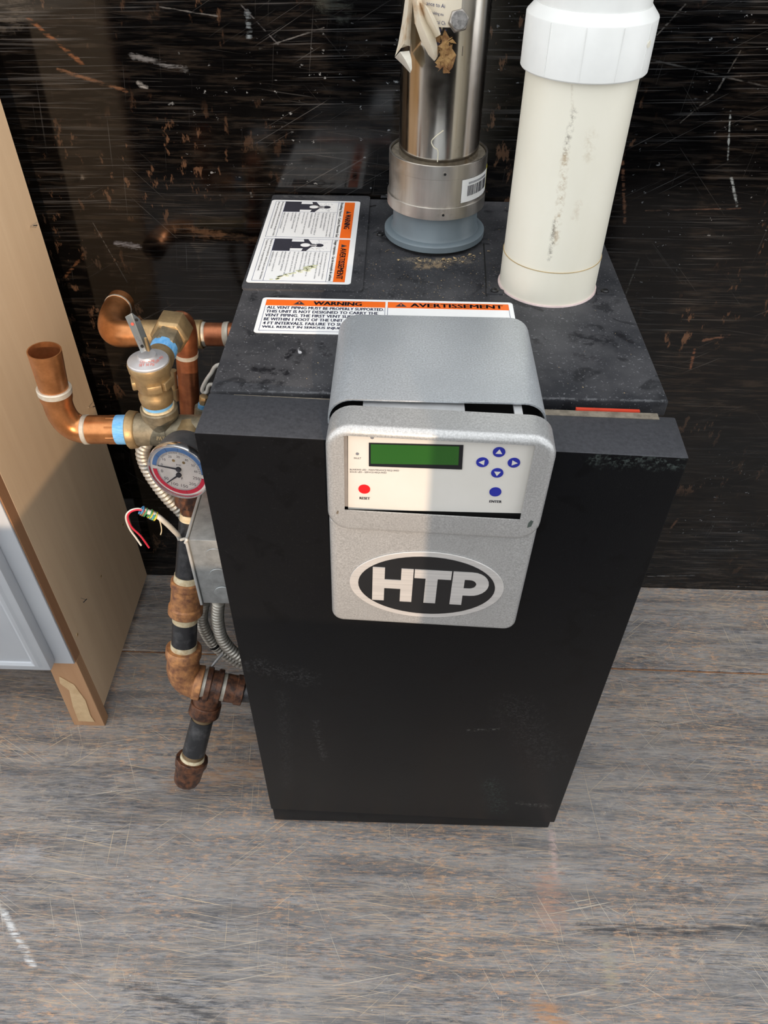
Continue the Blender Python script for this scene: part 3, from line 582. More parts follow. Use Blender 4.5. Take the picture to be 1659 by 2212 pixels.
for v, r in ((464, .0552), (376, .0537)):
    z = zf(v, r)+VENT.z; u = 957 if v > 400 else 961; P = px(u, v, y=VENT.y-r*.975); d = (V((P.x, P.y, 0))-V((VENT.x, VENT.y, 0))).normalized()
    P = V((VENT.x, VENT.y, P.z))+d*(r-.0006)
    rv = obj('rivet', lathe(P, d, [(0, .0026), (.0012, .0024), (.0012, .0014), (.0002, .0013)], 16), BAND, X, smooth=30)
    obj('rivet_hole', lathe(P+d*.0003, d, [(0, .0014), (.0003, .0014)], 12), GAP, rv)
# barcode label on the sleeve
ang = lambda u, r: math.degrees(math.asin(max(-1, min(1, ((u-945)/1930)/r))))-90
la0, la1 = ang(993, .0537), ang(1046, .0533)
lz0, lz1 = px(1000, 437, y=.2605).z, px(1000, 388, y=.2605).z
bl = obj('barcode_label', patch(vc, .0537, la0, la1, lz0, lz1), WHITE, X, smooth=40, label='white barcode sticker')
bars = []; a = la0+8
while a < la1-6:
    wd = random.choice((.35, .6, 1.0)); bars.append(patch(vc, .0541, a, a+wd, lz0+.006, lz1-.007, .0001, 1)); a += wd+random.choice((.5, .8, 1.2))
obj('barcode', join(*bars), INK, bl)
obj('yellow_strip', patch(vc, .0537, la1, la1+14, lz0+.001, lz1+.001), YEL, bl, smooth=40)
obj('barcode_digits', join(*[patch(vc, .0541, a, a+1.1, lz1-.0055, lz1-.0032, .0001, 1) for a in [la0+9+k*2.0 for k in range(int((la1-la0-14)/2))]]), GREYINK, bl)
# torn, scorched paper label, bolt and slot
Z0 = VENT.z
vp = lambda u, v, r=.0445: px(u, v, y=VENT.y-math.sqrt(max(1e-6, r*r-((u-960)/2150)**2)))
tl = obj('torn_label', patch(vc, .0446, ang(890, .045)-4, ang(968, .045), .930, 1.01, .0004, 16), PAPER, X, smooth=50, label='torn scorched paper label')
ly = [('…ance to A', 925, 14), ('or Building must', 920, 31), ('a vertical Ch', 924, 49)]
for s, u, v in (('ance to Ai', 935, 8), ('n or Building mu', 932, 27), ('a vertical Ch', 936, 45), ('use ∙', 938, 62), ('zed in a', 945, 92)):
    A = vp(u-14, v+3, .0456); Bq = vp(u+26, v+10, .0456); text(s, BLUEINK, tl, A, Bq-A, V((0, 0, .0032)))
def ribbon(rows, t=.0005):        # sheet through rows of points, with thickness along the view
    n = len(rows[0]); vs = [V(p) for r in rows for p in r]; off = V((0, t, 0)); m = len(vs); fs = []
    for i in range(len(rows)-1):
        for j in range(n-1):
            a = i*n+j; fs.append((a, a+1, a+n+1, a+n)); fs.append((a+m, a+n+m, a+n+1+m, a+1+m))
    bd_ = list(range(n))+[i*n+n-1 for i in range(1, len(rows))]+[(len(rows)-1)*n+j for j in range(n-2, -1, -1)]+[i*n for i in range(len(rows)-2, 0, -1)]
    for k in range(len(bd_)): p, q = bd_[k], bd_[(k+1) % len(bd_)]; fs.append((p, p+m, q+m, q))
    return vs+[v+off for v in vs], fs
yf = VENT.y-.040
def rows_px(rs): return [[px(u, v, y=yy) for u, v, yy in r] for r in rs]
obj('peeled_flap', ribbon(rows_px([[(876, -8, .285), (884, -8, .265), (892, -8, .27)], [(868, 50, .283), (878, 50, .258), (888, 55, .266)], [(860, 95, .28), (872, 95, .255), (886, 100, .264)], [(853, 122, .278), (866, 104, .262), (884, 98, .264)]])), PAPER, tl, smooth=60)
obj('peeled_flap', ribbon(rows_px([[(853, 124, .276), (864, 112, .262), (884, 110, .262)], [(868, 138, .27), (876, 130, .256), (889, 128, .258)], [(886, 158, .262), (888, 154, .256), (890, 148, .257)]])), simple('clean_paper', (.82, .78, .68), .6), tl, smooth=60)
obj('peeled_flap', ribbon(rows_px([[(890, -8, .262), (898, -8, .255), (908, -8, .262)], [(896, 50, .258), (908, 45, .248), (922, 40, .258)], [(908, 85, .256), (922, 80, .245), (938, 70, .256)], [(925, 118, .256), (936, 112, .246), (945, 100, .257)], [(938, 132, .258), (942, 128, .252), (945, 122, .257)]])), PAPER, tl, smooth=60)
obj('peeled_flap', ribbon(rows_px([[(905, 5, .258), (918, 10, .247), (930, 20, .258)], [(922, 50, .255), (935, 48, .243), (945, 50, .256)], [(940, 82, .255), (950, 76, .246), (952, 74, .256)]])), PAPER, tl, smooth=60)
bl_ = []
for k in range(60):
    t = random.random(); u = 944+random.gauss(12, 8)+6*t; v = 80+t*68+random.gauss(0, 4); P = vp(u, v, .0450)
    bl_.append(([P+V((random.gauss(0, .0032), random.gauss(-.001, .0008), random.gauss(0, .0036))) for _ in range(4)], [(0, 1, 2), (0, 2, 3), (0, 3, 1), (1, 3, 2)]))
obj('burnt_scrap', join(*bl_), BURN, tl)
P = vp(989, 45, .0436); d = (V((P.x-VENT.x, P.y-VENT.y, .0)).normalized()*.75+V((.02, -.6, .35))).normalized()
bo = obj('bolt', lathe(P-d*.004, d, [(0, .0100), (.010, .0100), (.0112, .0088)], 6, rot=.2), simple('bolt_steel', (.42, .39, .36), .4, .9), X, bevel=.0006)
obj('bolt_face', lathe(P+d*.0070, d, [(0, .0078), (.0006, .0072)], 24), simple('bolt_face_grey', (.16, .155, .15), .5, .7, (.3, .29, .28), 300), bo, smooth=40)
P = vp(997, 110, .0437); obj('slot', hexa([P+V(q) for q in ((-.0012, -.0004, -.004), (.0012, -.0004, -.004), (.0012, .001, -.004), (-.0012, .001, -.004), (-.0012, -.0004, .004), (.0012, -.0004, .004), (.0012, .001, .004), (-.0012, .001, .004))]), GAP, X)
obj('sealant_drip', tube(spline([vp(958, 282, .0441), vp(940, 296, .0442), vp(932, 306, .0442), vp(937, 318, .0442), vp(946, 326, .0442), vp(945, 350, .046)], 5), .0006, 6), simple('sealant', (.70, .66, .52), .4), X, smooth=40)

# ---------------------------------------------------------------- white PVC intake pipe
I = root('air_intake_pipe', PVC, 'cream PVC pipe with a white coupling standing on the lid', 'pipe')
zf2 = lambda v, r, u=1240: px(u, v, y=PVC.y-r).z-PVC.z
c0, c1, c2 = zf2(183, .0552), zf2(57, .0552), zf2(30, .049)
rg = zf2(590, .0502, 1185)
obj('pipe', lathe(PVC, up, [(0, .0502), (rg-.0006, .0502), (rg, .0496), (c0+.02, .0497)], 72), PVCM, I, smooth=30)
obj('cut_line', lathe(PVC, up, [(rg-.0004, .0495), (rg-.0004, .0504), (rg+.0002, .0504), (rg+.0002, .0495)], 72, False), simple('tan_line', (.50, .38, .20), .6), I, smooth=30)
obj('gasket_ring', lathe(PVC, up, [(0, .0520), (.0012, .0515), (.0014, .0500)], 64), simple('pink_primer', (.72, .58, .56), .5), I, smooth=40)
obj('coupling', lathe(PVC, up, [(c0, .0500), (c0, .0545), (c0+.001, .0552), (c1-.001, .0552), (c1, .0548), (c2, .0482), (c2, .0475)], 72, False), PVCW, I, smooth=30, label='bright white coupling')
for a_ in (-104, -72, -40, -136): obj('mould_line', patch((PVC.x, PVC.y), .0551, a_, a_+.7, PVC.z+c0+.002, PVC.z+c1-.001, .0005, 2), PVCW, I)
obj('mould_dot', lathe(V((PVC.x+.0552*math.cos(math.radians(-38)), PVC.y+.0552*math.sin(math.radians(-38)), PVC.z+c1-.016)), (math.cos(math.radians(-38)), math.sin(math.radians(-38)), 0), [(0, .003), (.0006, .0028)], 20), PVCM, I)
obj('upper_pipe', lathe(PVC, up, [(c2-.01, .0474), (.30, .0474), (.30, .043), (c2, .043)], 64, False), PVCW, I, smooth=30)

# ---------------------------------------------------------------- brass tee with copper stub
TY = .05
p = lambda u, v, y=TY: px(u, v, y=y)
TA, TB = p(283, 928), p(430, 928)
tee = root('pipe_tee', p(343, 928), 'cast bronze tee with a copper elbow stub at its left end', 'pipe fitting')
tx = lambda u: at(TA, TB, u, 0)
rr = lambda n, P=TA: rp(P, n)
vtop, vax = p(318, 770), p(354, 928)
vx = lambda v: at(vtop, vax, v, 1)
obj('tee_body', join(seg(tx(296), tx(366), rr(36), rr(34)), seg(tx(366), V((.004, TB.y, TB.z)), rr(33), rr(33)), seg(vax, vx(892), rr(31))), DBRASS, tee, smooth=40)
obj('tee_rim', seg(tx(280), tx(299), rr(42), rr(40), 32, .0012), BRASS, tee, smooth=40)
obj('tee_rim', join(seg(vx(899), vx(878), rr(38), rr(39), 32, .0012)), DBRASS, tee, smooth=40)
obj('tee_socket', lathe(vx(880), vx(860)-vx(880), [(0, rr(33)), (.0035, rr(33))], 28), DOPE, tee, smooth=40)
obj('tape', seg(tx(254), tx(284), rr(32)), TAPE, tee, smooth=40)
obj('adapter', seg(tx(190), tx(256), rr(31), rr(31), 32, .001), COPPER, tee, smooth=40)
obj('adapter_band', seg(tx(236), tx(256), rr(31.8), rr(31.8), 8), COPPER, tee, smooth=20)
s0_, s1_ = p(93.5, 750), p(138, 922)
sx = lambda v: at(s0_, s1_, v, 1)
obj('elbow', tube([tx(190), tx(184)]+bez(tx(182), s1_, sx(868))+[sx(858), sx(842)], [rr(31)]*2+[rr(30)]*13+[rr(33), rr(33.5)], 32), COPPER, tee, smooth=50)
obj('solder_ring', seg(tx(182), tx(193), rr(32.5), rr(32.5), 32, .0008), SOLD, tee, smooth=40)
obj('solder_ring', seg(sx(849), sx(836), rr(34.5), rr(35), 32, .001), SOLD, tee, smooth=40)
L = (sx(757)-sx(845)).length
obj('copper_stub', lathe(sx(845), sx(757)-sx(845), [(0, rr(29)), (L, rr(33)), (L, rr(30.5)), (.003, rr(27))], 40), COPPER, tee, smooth=40)
TP = Plane(p(360, 950, TY-rr(32)), (1, -.02, 0), (0, .62, .72))
text('PAT.PENDING', BRASS, tee, p(339, 951, .0185), p(400, 953, .0185)-p(339, 951, .0185), V((0, .0022, .0030)), .006)
text('VTR740', BRASS, tee, p(343, 962, .0185), p(382, 964, .0185)-p(343, 962, .0185), V((0, .0022, .0026)), .004)

# ---------------------------------------------------------------- relief valve
rv = root('relief_valve', vx(880), 'brass pressure relief valve with a flip-up metal lever', 'valve')
ax_ = (vtop-vax).normalized(); bs = vx(880)
tt = lambda v: (vx(v)-bs).length*(1 if v < 880 else -1)
obj('tape', lathe(bs, ax_, [(tt(884), rr(29)), (tt(868), rr(30.5)), (tt(866), rr(28))], 32), TAPE, rv, smooth=40)
obj('valve_body', lathe(bs, ax_, [(tt(870), rr(28)), (tt(866), rr(33)), (tt(855), rr(35)), (tt(846), rr(34.5)), (tt(840), rr(31)), (tt(836), rr(32)), (tt(826), rr(37)), (tt(806), rr(38)), (tt(796), rr(42)), (tt(784), rr(43)), (tt(781), rr(42))], 36), BRASS, rv, smooth=50)
for k in range(3):
    a_ = math.radians((200, 290, 340)[k]); Xf, Yf, Df = frame(ax_)
    d = V((math.cos(a_), math.sin(a_), 0)); c = vx(820)+d*rr(34)
    t2 = V((-d.y, d.x, 0)); obj('wrench_lug', hexa([c+t2*(s*rr(15))+d*e+ax_*h for h, in_ in ((-rr(10), 0), (rr(9), 0)) for s, e in ((-1, -.003), (1, -.003), (1, rr(8)), (-1, rr(8)))]), BRASS, rv, bevel=.0012)
cp = obj('valve_cap', lathe(bs, ax_, [(tt(782), rr(41)), (tt(778), rr(41)), (tt(776), rr(39.5)), (tt(770), rr(20)), (tt(768), rr(19)), (tt(765), rr(18)), (tt(764), rr(10))], 40), simple('aluminium_cap', (.60, .60, .62), .45, .6), rv, smooth=30, label='round aluminium cap')
def oncap(u, v):      # point on the sloping cap under a picture point
    z = vx(776).z; R = rr(39.5)
    for _ in range(8):
        P = px(u, v, z=z); z = vx(776).z+.40*max(0, R-(V((P.x, P.y, 0))-V((vx(776).x, vx(776).y, 0))).length)+.0005
    return P
for s_, q0, q1 in (('CASH ACME', (302, 784), (334, 782)), ('SET 30 PSI', (300, 791.5), (333, 789.5))):
    A, Bq = oncap(*q0), oncap(*q1); text(s_, REDINK, cp, A, Bq-A, oncap(q0[0]+.5, q0[1]-5.5)-A)
A = oncap(338, 785); text('100 PSI', REDINK, cp, A, oncap(353, 772)-A, oncap(334, 781)-A)
def slab(q, y, t, yy=None): A = [px(u, v, y=(y if yy is None else yy[i])) for i, (u, v) in enumerate(q)]; return hexa(A+[a+V((.0, t, .0)) for a in A])
lv = obj('lever', slab([(305, 763), (316, 758), (284, 677), (270, 685)], .045, .0012), simple('zinc_lever', (.50, .55, .56), .3, .8), rv, bevel=.0003)
obj('lever_side', slab([(316, 758), (327, 755), (301, 690), (284, 677)], .045, .0012, (.045, .053, .053, .045)), bpy.data.materials['zinc_lever'], rv)
for u, v, m in ((295, 691, GAP), (307, 748, GAP), (286, 700, REDINK)):
    P = px(u, v, y=.0445); obj('lever_hole', lathe(P, (0, -1, 0), [(0, .0016), (.0006, .0014)], 12), m, lv, smooth=40)
text('OPEN', GREYINK, lv, px(292, 728, y=.0446), px(304, 748, y=.0446)-px(292, 728, y=.0446) if False else V((.0038, 0, -.012)), V((.0028, 0, .0008)))
obj('lever_pin', seg(px(314, 730, y=.045), px(321, 757, y=.048), .0013, .0016, 12), BRASS, rv, smooth=40)
# outlet, union and drain pipe
zo = vx(812).z
o_ = lambda u, v: px(u, v, z=zo)
O0, O1 = V((vx(812).x, vx(812).y, zo)), o_(377, 704)
ox = lambda v: at(O0, O1, v, 1)
obj('outlet', tube([O0, ox(790), ox(776), ox(764)], [rr(24), rr(30), rr(30), rr(28)], 28), BRASS, rv, smooth=50)
ro = lambda n: rp(ox(735), n)
obj('tape', seg(ox(768), ox(752), ro(28.5), ro(28.5)), TAPE, rv, smooth=40)
obj('hex_adapter', lathe(ox(755), O1-O0, [(0, ro(31)), ((ox(728)-ox(755)).length, ro(33))], 6, rot=.3), DBRASS, rv, bevel=.0008)
obj('union_nut', lathe(ox(732), O1-O0, [(0, ro(36)), (.003, ro(42)), ((ox(703)-ox(732)).length, ro(42))], 6, rot=.1), BRASS, rv, bevel=.001)

dr = root('drain_pipe', px(412, 905, y=.215), 'aged copper drain pipe hanging behind the relief valve', 'pipe')
dz = ox(700); dtop = px(400, 700, y=dz.y+.012); dtop.z = zo; dbot = px(412, 905, y=dz.y+.014); dbot = dtop+(dbot-dtop)*1.35
rd = rp(dtop, 25.5)
dd = (dbot-dtop).normalized()
obj('elbow', tube([ox(716), ox(708)]+bez(ox(705), dtop+(ox(690)-ox(705))*.6, dtop+dd*.030)+[dtop+dd*.044], rd, 28), COPPER2, dr, smooth=50)
obj('pipe', seg(dtop+dd*.04, dbot, rd*.93), COPPER2, dr, smooth=40)
obj('solder_ring', seg(dtop+dd*.042, dtop+dd*.047, rd*1.03), SOLD, dr, smooth=40)

# ---------------------------------------------------------------- rear copper line
RY = .25
q = lambda u, v: px(u, v, y=RY)
RA, RB = q(250, 722), q(500, 722); cx_ = lambda u: at(RA, RB, u, 0); rc = lambda n: rp(q(350, 722), n)
rl = root('copper_water_line', q(420, 722), 'copper water line with a brass coupling entering the boiler behind the relief valve', 'pipe')
obj('pipe', seg(cx_(435), V((.004, RB.y, RB.z)), rc(25)), COPPER2, rl, smooth=40)
obj('solder_ring', seg(cx_(438), cx_(446), rc(27), rc(26), 32, .0006), SOLD, rl, smooth=40)
obj('solder_ring', seg(cx_(484), cx_(497), rc(26), rc(27), 32, .0006), SOLD, rl, smooth=40)
obj('coupling', seg(cx_(309), cx_(440), rc(30.5), rc(30.5), 32, .0012), BRASS, rl, smooth=40)
zr = cx_(300).z
e1, e2, e3 = px(229, 716, z=zr), px(238, 690, z=zr), px(262, 652, z=zr)
obj('elbow', tube([cx_(312), cx_(285), cx_(275)]+bez(cx_(268), cx_(228), e2.lerp(e3, .35))+[e2.lerp(e3, .5), e3], [rc(27.5)]*2+[rc(29)]*14+[rc(30), rc(30)], 30), COPPER, rl, smooth=50)
obj('solder_ring', seg(e2.lerp(e3, .66), e2.lerp(e3, .72), rc(31)), SOLD, rl, smooth=40)
obj('solder_ring', seg(cx_(304), cx_(312), rc(29)), SOLD, rl, smooth=40)

# ---------------------------------------------------------------- gauge
gc = px(386, 1019, y=-.012); gn = V((-.16, -1, .10)).normalized(); gx = gn.cross(V((0, 0, 1))).normalized()*-1
GP = Plane(gc, gx, gn.cross(gx)); GP = Plane(gc, gx*math.cos(.10)-GP.ey*math.sin(.10), GP.ey*math.cos(.10)+gx*math.sin(.10))
if GP.n.dot(gn) < 0: GP = Plane(gc, -GP.ex, GP.ey)
R0 = rp(gc, 71)
gg = root('pressure_gauge', gc+V((0, .03, 0)), 'round temperature and pressure gauge with a blue and red dial', 'gauge')
obj('case', lathe(gc-gn*.034, gn, [(0, R0*.55), (.004, R0*.90), (.010, R0*.94), (.030, R0*.97)], 48), simple('gauge_case', (.05, .052, .056), .5, .2, (.09, .09, .095), 60), gg, smooth=40)
obj('stem', seg(gc-gn*.030, V((px(412, 940, y=TY).x, TY, TB.z)), R0*.42, R0*.5), BRASS, gg, smooth=40)
obj('rim', lathe(gc-gn*.006, gn, [(0, R0*.97), (.002, R0*1.0), (.006, R0*1.0), (.008, R0*.97), (.008, R0*.93), (.005, R0*.90)], 56, False), CHROME, gg, smooth=40)
dl = obj('dial', lathe(gc-gn*.0025, gn, [(0, R0*.92), (.0015, R0*.92)], 48), simple('dial_white', (.66, .67, .69), .5), gg, smooth=40)
DP = Plane(gc-gn*.001, GP.ex, GP.ey)
def arcband(r0, r1, a0, a1, d=.0002, n=30):
    out = []
    for k in range(n):
        s, e = [math.radians(a0+(a1-a0)*j/n) for j in (k, k+1)]
        out.append(prism(DP, [(r0*math.cos(s), r0*math.sin(s)), (r1*math.cos(s), r1*math.sin(s)), (r1*math.cos(e), r1*math.sin(e)), (r0*math.cos(e), r0*math.sin(e))], 0, d))
    return join(*out)
obj('blue_scale', arcband(R0*.72, R0*.85, 177, 4), simple('dial_blue', (.08, .20, .48), .5), dl)
obj('red_scale', arcband(R0*.72, R0*.85, 187, 353), simple('dial_red', (.55, .02, .06), .5), dl)
tk = []
for a_ in range(0, 61):
    t = math.radians(177-a_*173/60); r0_ = R0*(.50 if a_ % 10 == 0 else .64); r1_ = R0*(.84 if a_ % 10 == 0 else .71)
    tk.append((t, r0_ if a_ % 10 else R0*.70, r1_))
for a_ in range(0, 51):
    t = math.radians(187+a_*166/50); tk.append((t, R0*.66, R0*(.84 if a_ % 10 == 0 else .72)))
obj('tick_marks', join(*[prism(DP, [(r0_*math.cos(t)-.00012*math.sin(t), r0_*math.sin(t)+.00012*math.cos(t)), (r1_*math.cos(t)-.00012*math.sin(t), r1_*math.sin(t)+.00012*math.cos(t)), (r1_*math.cos(t)+.00012*math.sin(t), r1_*math.sin(t)-.00012*math.cos(t)), (r0_*math.cos(t)+.00012*math.sin(t), r0_*math.sin(t)-.00012*math.cos(t))], .0002, .0003) for t, r0_, r1_ in tk]), INK, dl)
for k, s in enumerate(('0', '10', '20', '30', '40', '50', '60')):
    t = math.radians(177-k*173/6); a_, b_q = R0*.54*math.cos(t), R0*(.10+.44*math.sin(t)); h = R0*.085; ww = h*.62*len(s); ptext(s, INK, dl, DP, a_-ww/2, a_+ww/2, b_q-h/2, b_q+h/2, .0002)
for k, s in enumerate(('0', '50', '100', '150', '200', '250')):
    t = math.radians(187+k*166/5); a_, b_q = R0*.55*math.cos(t), R0*(-.07+.48*math.sin(t)); h = R0*.11; ww = h*.66*len(s); ptext(s, INK, dl, DP, a_-ww/2, a_+ww/2, b_q-h/2, b_q+h/2, .0002)
ptext('psi', INK, dl, DP, -R0*.07, R0*.07, R0*.20, R0*.28, .0002); ptext('°F', INK, dl, DP, R0*.00, R0*.12, -R0*.30, -R0*.20, .0002)
def needle(b0, t, L): 
    d = V((math.cos(t), math.sin(t))); n = V((-d.y, d.x)); a = V((0, b0))
    return join(prism(DP, [tuple(a-n*.0009), tuple(a+d*L-n*.0004), tuple(a+d*L+n*.0004), tuple(a+n*.0009)], .0010, .0013), prism(DP, disc(0, b0, R0*.085, 20), .0006, .0020))
obj('needle', needle(R0*.09, math.radians(182), R0*.66), INK, dl); obj('needle', needle(-R0*.12, math.radians(226), R0*.58), INK, dl)
for s in (-1, 1): obj('dial_screw', lathe(DP.w(s*R0*.16, R0*.36, 0), gn, [(0, .0016), (.0006, .0012)], 14), BRASS, dl, smooth=40)
gl = M('gauge_glass', .02, 0, .5); gl.b.inputs['Transmission Weight'].default_value = 1; gl.b.inputs['IOR'].default_value = 1.1
obj('glass', lathe(gc+gn*.0022, gn, [(0, R0*.915), (.0008, R0*.91)], 48), gl.m, gg, smooth=40)

# ---------------------------------------------------------------- gas pipe
G0, G1 = px(411, 1090, y=.088), px(394, 1468, y=.012)
gv = lambda v: at(G0, G1, v, 1); rg_ = lambda v, n: rp(gv(v), n)
GA, GB = px(394, 1468, y=.012), px(526, 1492, y=.012)
gu = lambda u: at(GA, GB, u, 0); rh = lambda n: rp(gu(450), n)
D0, D1 = gu(456), px(402, 1690, y=-.055)
gd = lambda v: at(D0, D1, v, 1); rk = lambda v, n: rp(gd(v), n)
gp = root('gas_pipe', V((gd(1690).x, gd(1690).y, gd(1690).z)), 'rusty iron gas pipe with elbow, tee and capped drip leg', 'pipe')
def gs(name, v0, v1, r0, r1, m, f=gv, rf=rg_, bev=.0, n=28): return obj(name, seg(f(v0), f(v1), rf(v0, r0), rf(v1, r1), n, bev), m, gp, smooth=40)
hx = V((.004, gv(1072).y+.01, gv(1072).z))
obj('reducing_elbow', join(seg(gv(1082), hx, rg_(1080, 24)), seg(gv(1062), gv(1088), rg_(1070, 34), rg_(1085, 33))), DRUST, gp, smooth=40)
gs('hex_bushing', 1086, 1110, 23, 21, DRUST, n=6)
gs('thread_seal', 1108, 1124, 21, 22, DOPE); gs('upper_nipple', 1122, 1246, 22.5, 25.5, IRON); gs('thread_seal', 1240, 1258, 27, 29, DOPE)
obj('coupling', lathe(gv(1252), G1-G0, [((gv(v)-gv(1252)).length, rg_(v, r)) for v, r in ((1252, 31), (1254, 34), (1265, 34.5), (1268, 32), (1305, 33), (1308, 36.5), (1322, 37), (1325, 34))], 32), RUST, gp, smooth=35)
gs('thread_seal', 1322, 1340, 29, 27, DOPE); gs('lower_nipple', 1336, 1396, 26.5, 27, IRON); gs('thread_seal', 1388, 1402, 28, 28, DOPE)
el = tube([gv(1412), gv(1425)]+bez(gv(1432), G1, gu(424)), [rg_(1412, 34.5)]*3+[rg_(1450, 35)]*12, 32)
obj('elbow', join(el, seg(gv(1398), gv(1417), rg_(1400, 38), rg_(1415, 38), 32, .001), seg(gu(419), gu(437), rh(37), rh(38), 32, .001)), RUST, gp, smooth=45)
def hs(name, u0, u1, r0, r1, m, bev=0): return obj(name, seg(gu(u0), gu(u1), rh(r0), rh(r1), 32, bev), m, gp, smooth=40)
hs('thread_seal', 435, 446, 31, 31, SOLD); 
obj('tee', join(seg(gu(444), gu(456), rh(38), rh(38), 32, .001), seg(gu(454), gu(470), rh(33), rh(33)), seg(gu(467), gu(479), rh(37), rh(37), 32, .001), seg(D0, gd(1522), rk(1500, 30), rk(1520, 30)), seg(gd(1518), gd(1541), rk(1520, 33), rk(1540, 33.5), 32, .001)), DRUST, gp, smooth=40)
hs('thread_seal', 478, 489, 30, 30, SOLD); hs('street_elbow', 487, 512, 31, 30, DRUST); hs('street_elbow_rim', 509, 526, 33, 33, DRUST, .001)
obj('inlet_nipple', seg(gu(524), V((.006, GB.y, GB.z-.002)), rh(25)), IRON, gp, smooth=40)
def thr(v0, v1, r): A, Bq = gd(v0), gd(v1); L = (Bq-A).length; return lathe(A, Bq-A, [(L*k/10, rk(v0, r+(.9 if k % 2 else -.6))) for k in range(11)], 28)
obj('thread', thr(1540, 1554, 22.5), simple('worn_thread', (.22, .15, .08), .5, .5), gp, smooth=60); gs('drip_nipple', 1552, 1624, 24, 24.5, IRON, gd, rk); obj('thread', thr(1622, 1634, 23), bpy.data.materials['worn_thread'], gp, smooth=60)
gs('thread_seal', 1632, 1640, 25, 27, DOPE, gd, rk)
obj('cap', lathe(gd(1637), D1-D0, [((gd(v)-gd(1637)).length, rk(v, r)) for v, r in ((1637, 34), (1638, 35), (1650, 35), (1654, 31), (1682, 28.5), (1689, 25), (1690, 10))], 12), DRUST, gp, bevel=.0008)

# ---------------------------------------------------------------- junction box
jA, jB = px(404, 1168, y=-.004), px(435, 1308, y=-.004)
jx, jz0, jz1 = (jA.x+jB.x)/2, jB.z, jA.z
jb = root('junction_box', V((-.03, .045, jz0)), 'square galvanised electrical box on the boiler side', 'electrical box')
obj('box', box(jx+.0015, .003, -.002, .092, jz0+.002, jz1-.001), GALV, jb, bevel=.0012)
obj('cover_plate', box(jx-.0022, jx+.001, -.004, .096, jz0, jz1), simple('cover_grey', (.55, .56, .55), .45, .3), jb, bevel=.0008)
for k in range(3):
    c = px((466, 474, 484)[k], (1200, 1243, 1281)[k], y=-.0025); obj('knockout', lathe(c, (0, -1, 0), [(0, .0112), (.0006, .0108)], 28), GALV, jb, smooth=30)

# ---------------------------------------------------------------- conduits, cables
def flex(name, pts, r, label, y_n=14):
    sp = spline(pts, 30); L = sum((sp[i+1]-sp[i]).length for i in range(len(sp)-1)); N = int(L/.0009); cum = [0]
    for i in range(len(sp)-1): cum.append(cum[-1]+(sp[i+1]-sp[i]).length)
    out, rs, j = [], [], 0
    for k in range(N+1):
        s = L*k/N
        while j < len(sp)-2 and cum[j+1] < s: j += 1
        t = (s-cum[j])/max(1e-9, cum[j+1]-cum[j]); out.append(sp[j].lerp(sp[j+1], t)); rs.append(r*(1+.10*math.sin(s/.0058*2*math.pi)))
    o = obj(name, tube(out, rs, y_n), FLEX, None, smooth=70, label=label, cat='conduit', group='flexible steel conduits'); return o
flex('flexible_conduit', [px(472, 1300, y=.045), px(470, 1335, y=.045), px(478, 1375, y=.045), px(500, 1405, y=.045), px(530, 1425, y=.045), px(575, 1440, y=.045)], .0078, 'flexible steel conduit nearest the boiler door, dropping from the junction box')
fc = flex('flexible_conduit', [px(440, 1300, y=.07), px(436, 1340, y=.07), px(452, 1378, y=.07), px(480, 1408, y=.07), px(520, 1432, y=.07), px(580, 1450, y=.07)], .0078, 'flexible steel conduit beside the iron pipe, with a black band')
A = px(462, 1390, y=.07); obj('black_band', lathe(A, px(468, 1397, y=.07)-A, [(0, .0088), (.004, .0088)], 20), GAP, fc, smooth=40)
flex('flexible_conduit', [px(338, 930, y=.115), px(312, 962, y=.115), px(309, 985, y=.115), px(322, 1018, y=.115), px(350, 1060, y=.115), px(385, 1098, y=.115), px(430, 1130, y=.115), V((.003, .115, .40))], .0078, 'flexible steel conduit curving down behind the gauge')
def cable(name, pts, r, m, label=None, cat=None, parent=None, n=8, g=None): return obj(name, tube(spline(pts, 8), r, n), m, parent, smooth=60, label=label, cat=cat, group=g)
cb = cable('control_cable', [px(392, 1262, y=.11), px(386, 1240, y=.10), px(387, 1200, y=.09), px(388, 1164, y=.07), px(374, 1145, y=.035), px(352, 1124, y=.02), px(335, 1112, y=.02), px(312, 1103, y=.02)], .0030, WIREW, 'white cable ending in loose red and white wires, wrapped with colored strands', 'cable')
cable('white_wire', [px(314, 1104, y=.019), px(298, 1099, y=.019), px(280, 1104, y=.019), px(272, 1118, y=.019), px(280, 1142, y=.019), px(294, 1162, y=.019), px(305, 1178, y=.019)], .0011, WIREW, None, None, cb)
cable('red_wire', [px(314, 1105, y=.018), px(298, 1101, y=.018), px(282, 1106, y=.018), px(276, 1118, y=.018), px(284, 1138, y=.018), px(304, 1158, y=.018), px(322, 1183, y=.018)], .0011, WRED, None, None, cb)
for u, v, c in ((304, 1101, (.06, .25, .5)), (307, 1104, (.35, .16, .08)), (311, 1105, (.05, .3, .12)), (322, 1108, (.08, .32, .12)), (324, 1110, (.75, .6, .05)), (327, 1112, (.06, .28, .55)), (330, 1113, (.06, .35, .15)), (333, 1114, (.75, .6, .05))):
    A = px(u, v, y=.02); d = px(352, 1124, y=.02)-px(312, 1103, y=.02); Xf, Yf, Df = frame(d)
    pts = [A+Df*(.003*k/14)+Xf*(.0044*math.cos(k/14*2*math.pi*1.5))+Yf*(.0044*math.sin(k/14*2*math.pi*1.5)) for k in range(15)]
    obj('wire_wrap', tube(pts, .0010, 6), simple('wrap_%d' % u, c, .45), cb, smooth=60)
cable('loose_strand', [px(340, 1116, y=.018), px(346, 1128, y=.017), px(349, 1145, y=.017), px(347, 1155, y=.017)], .0006, DOPE, None, None, cb)
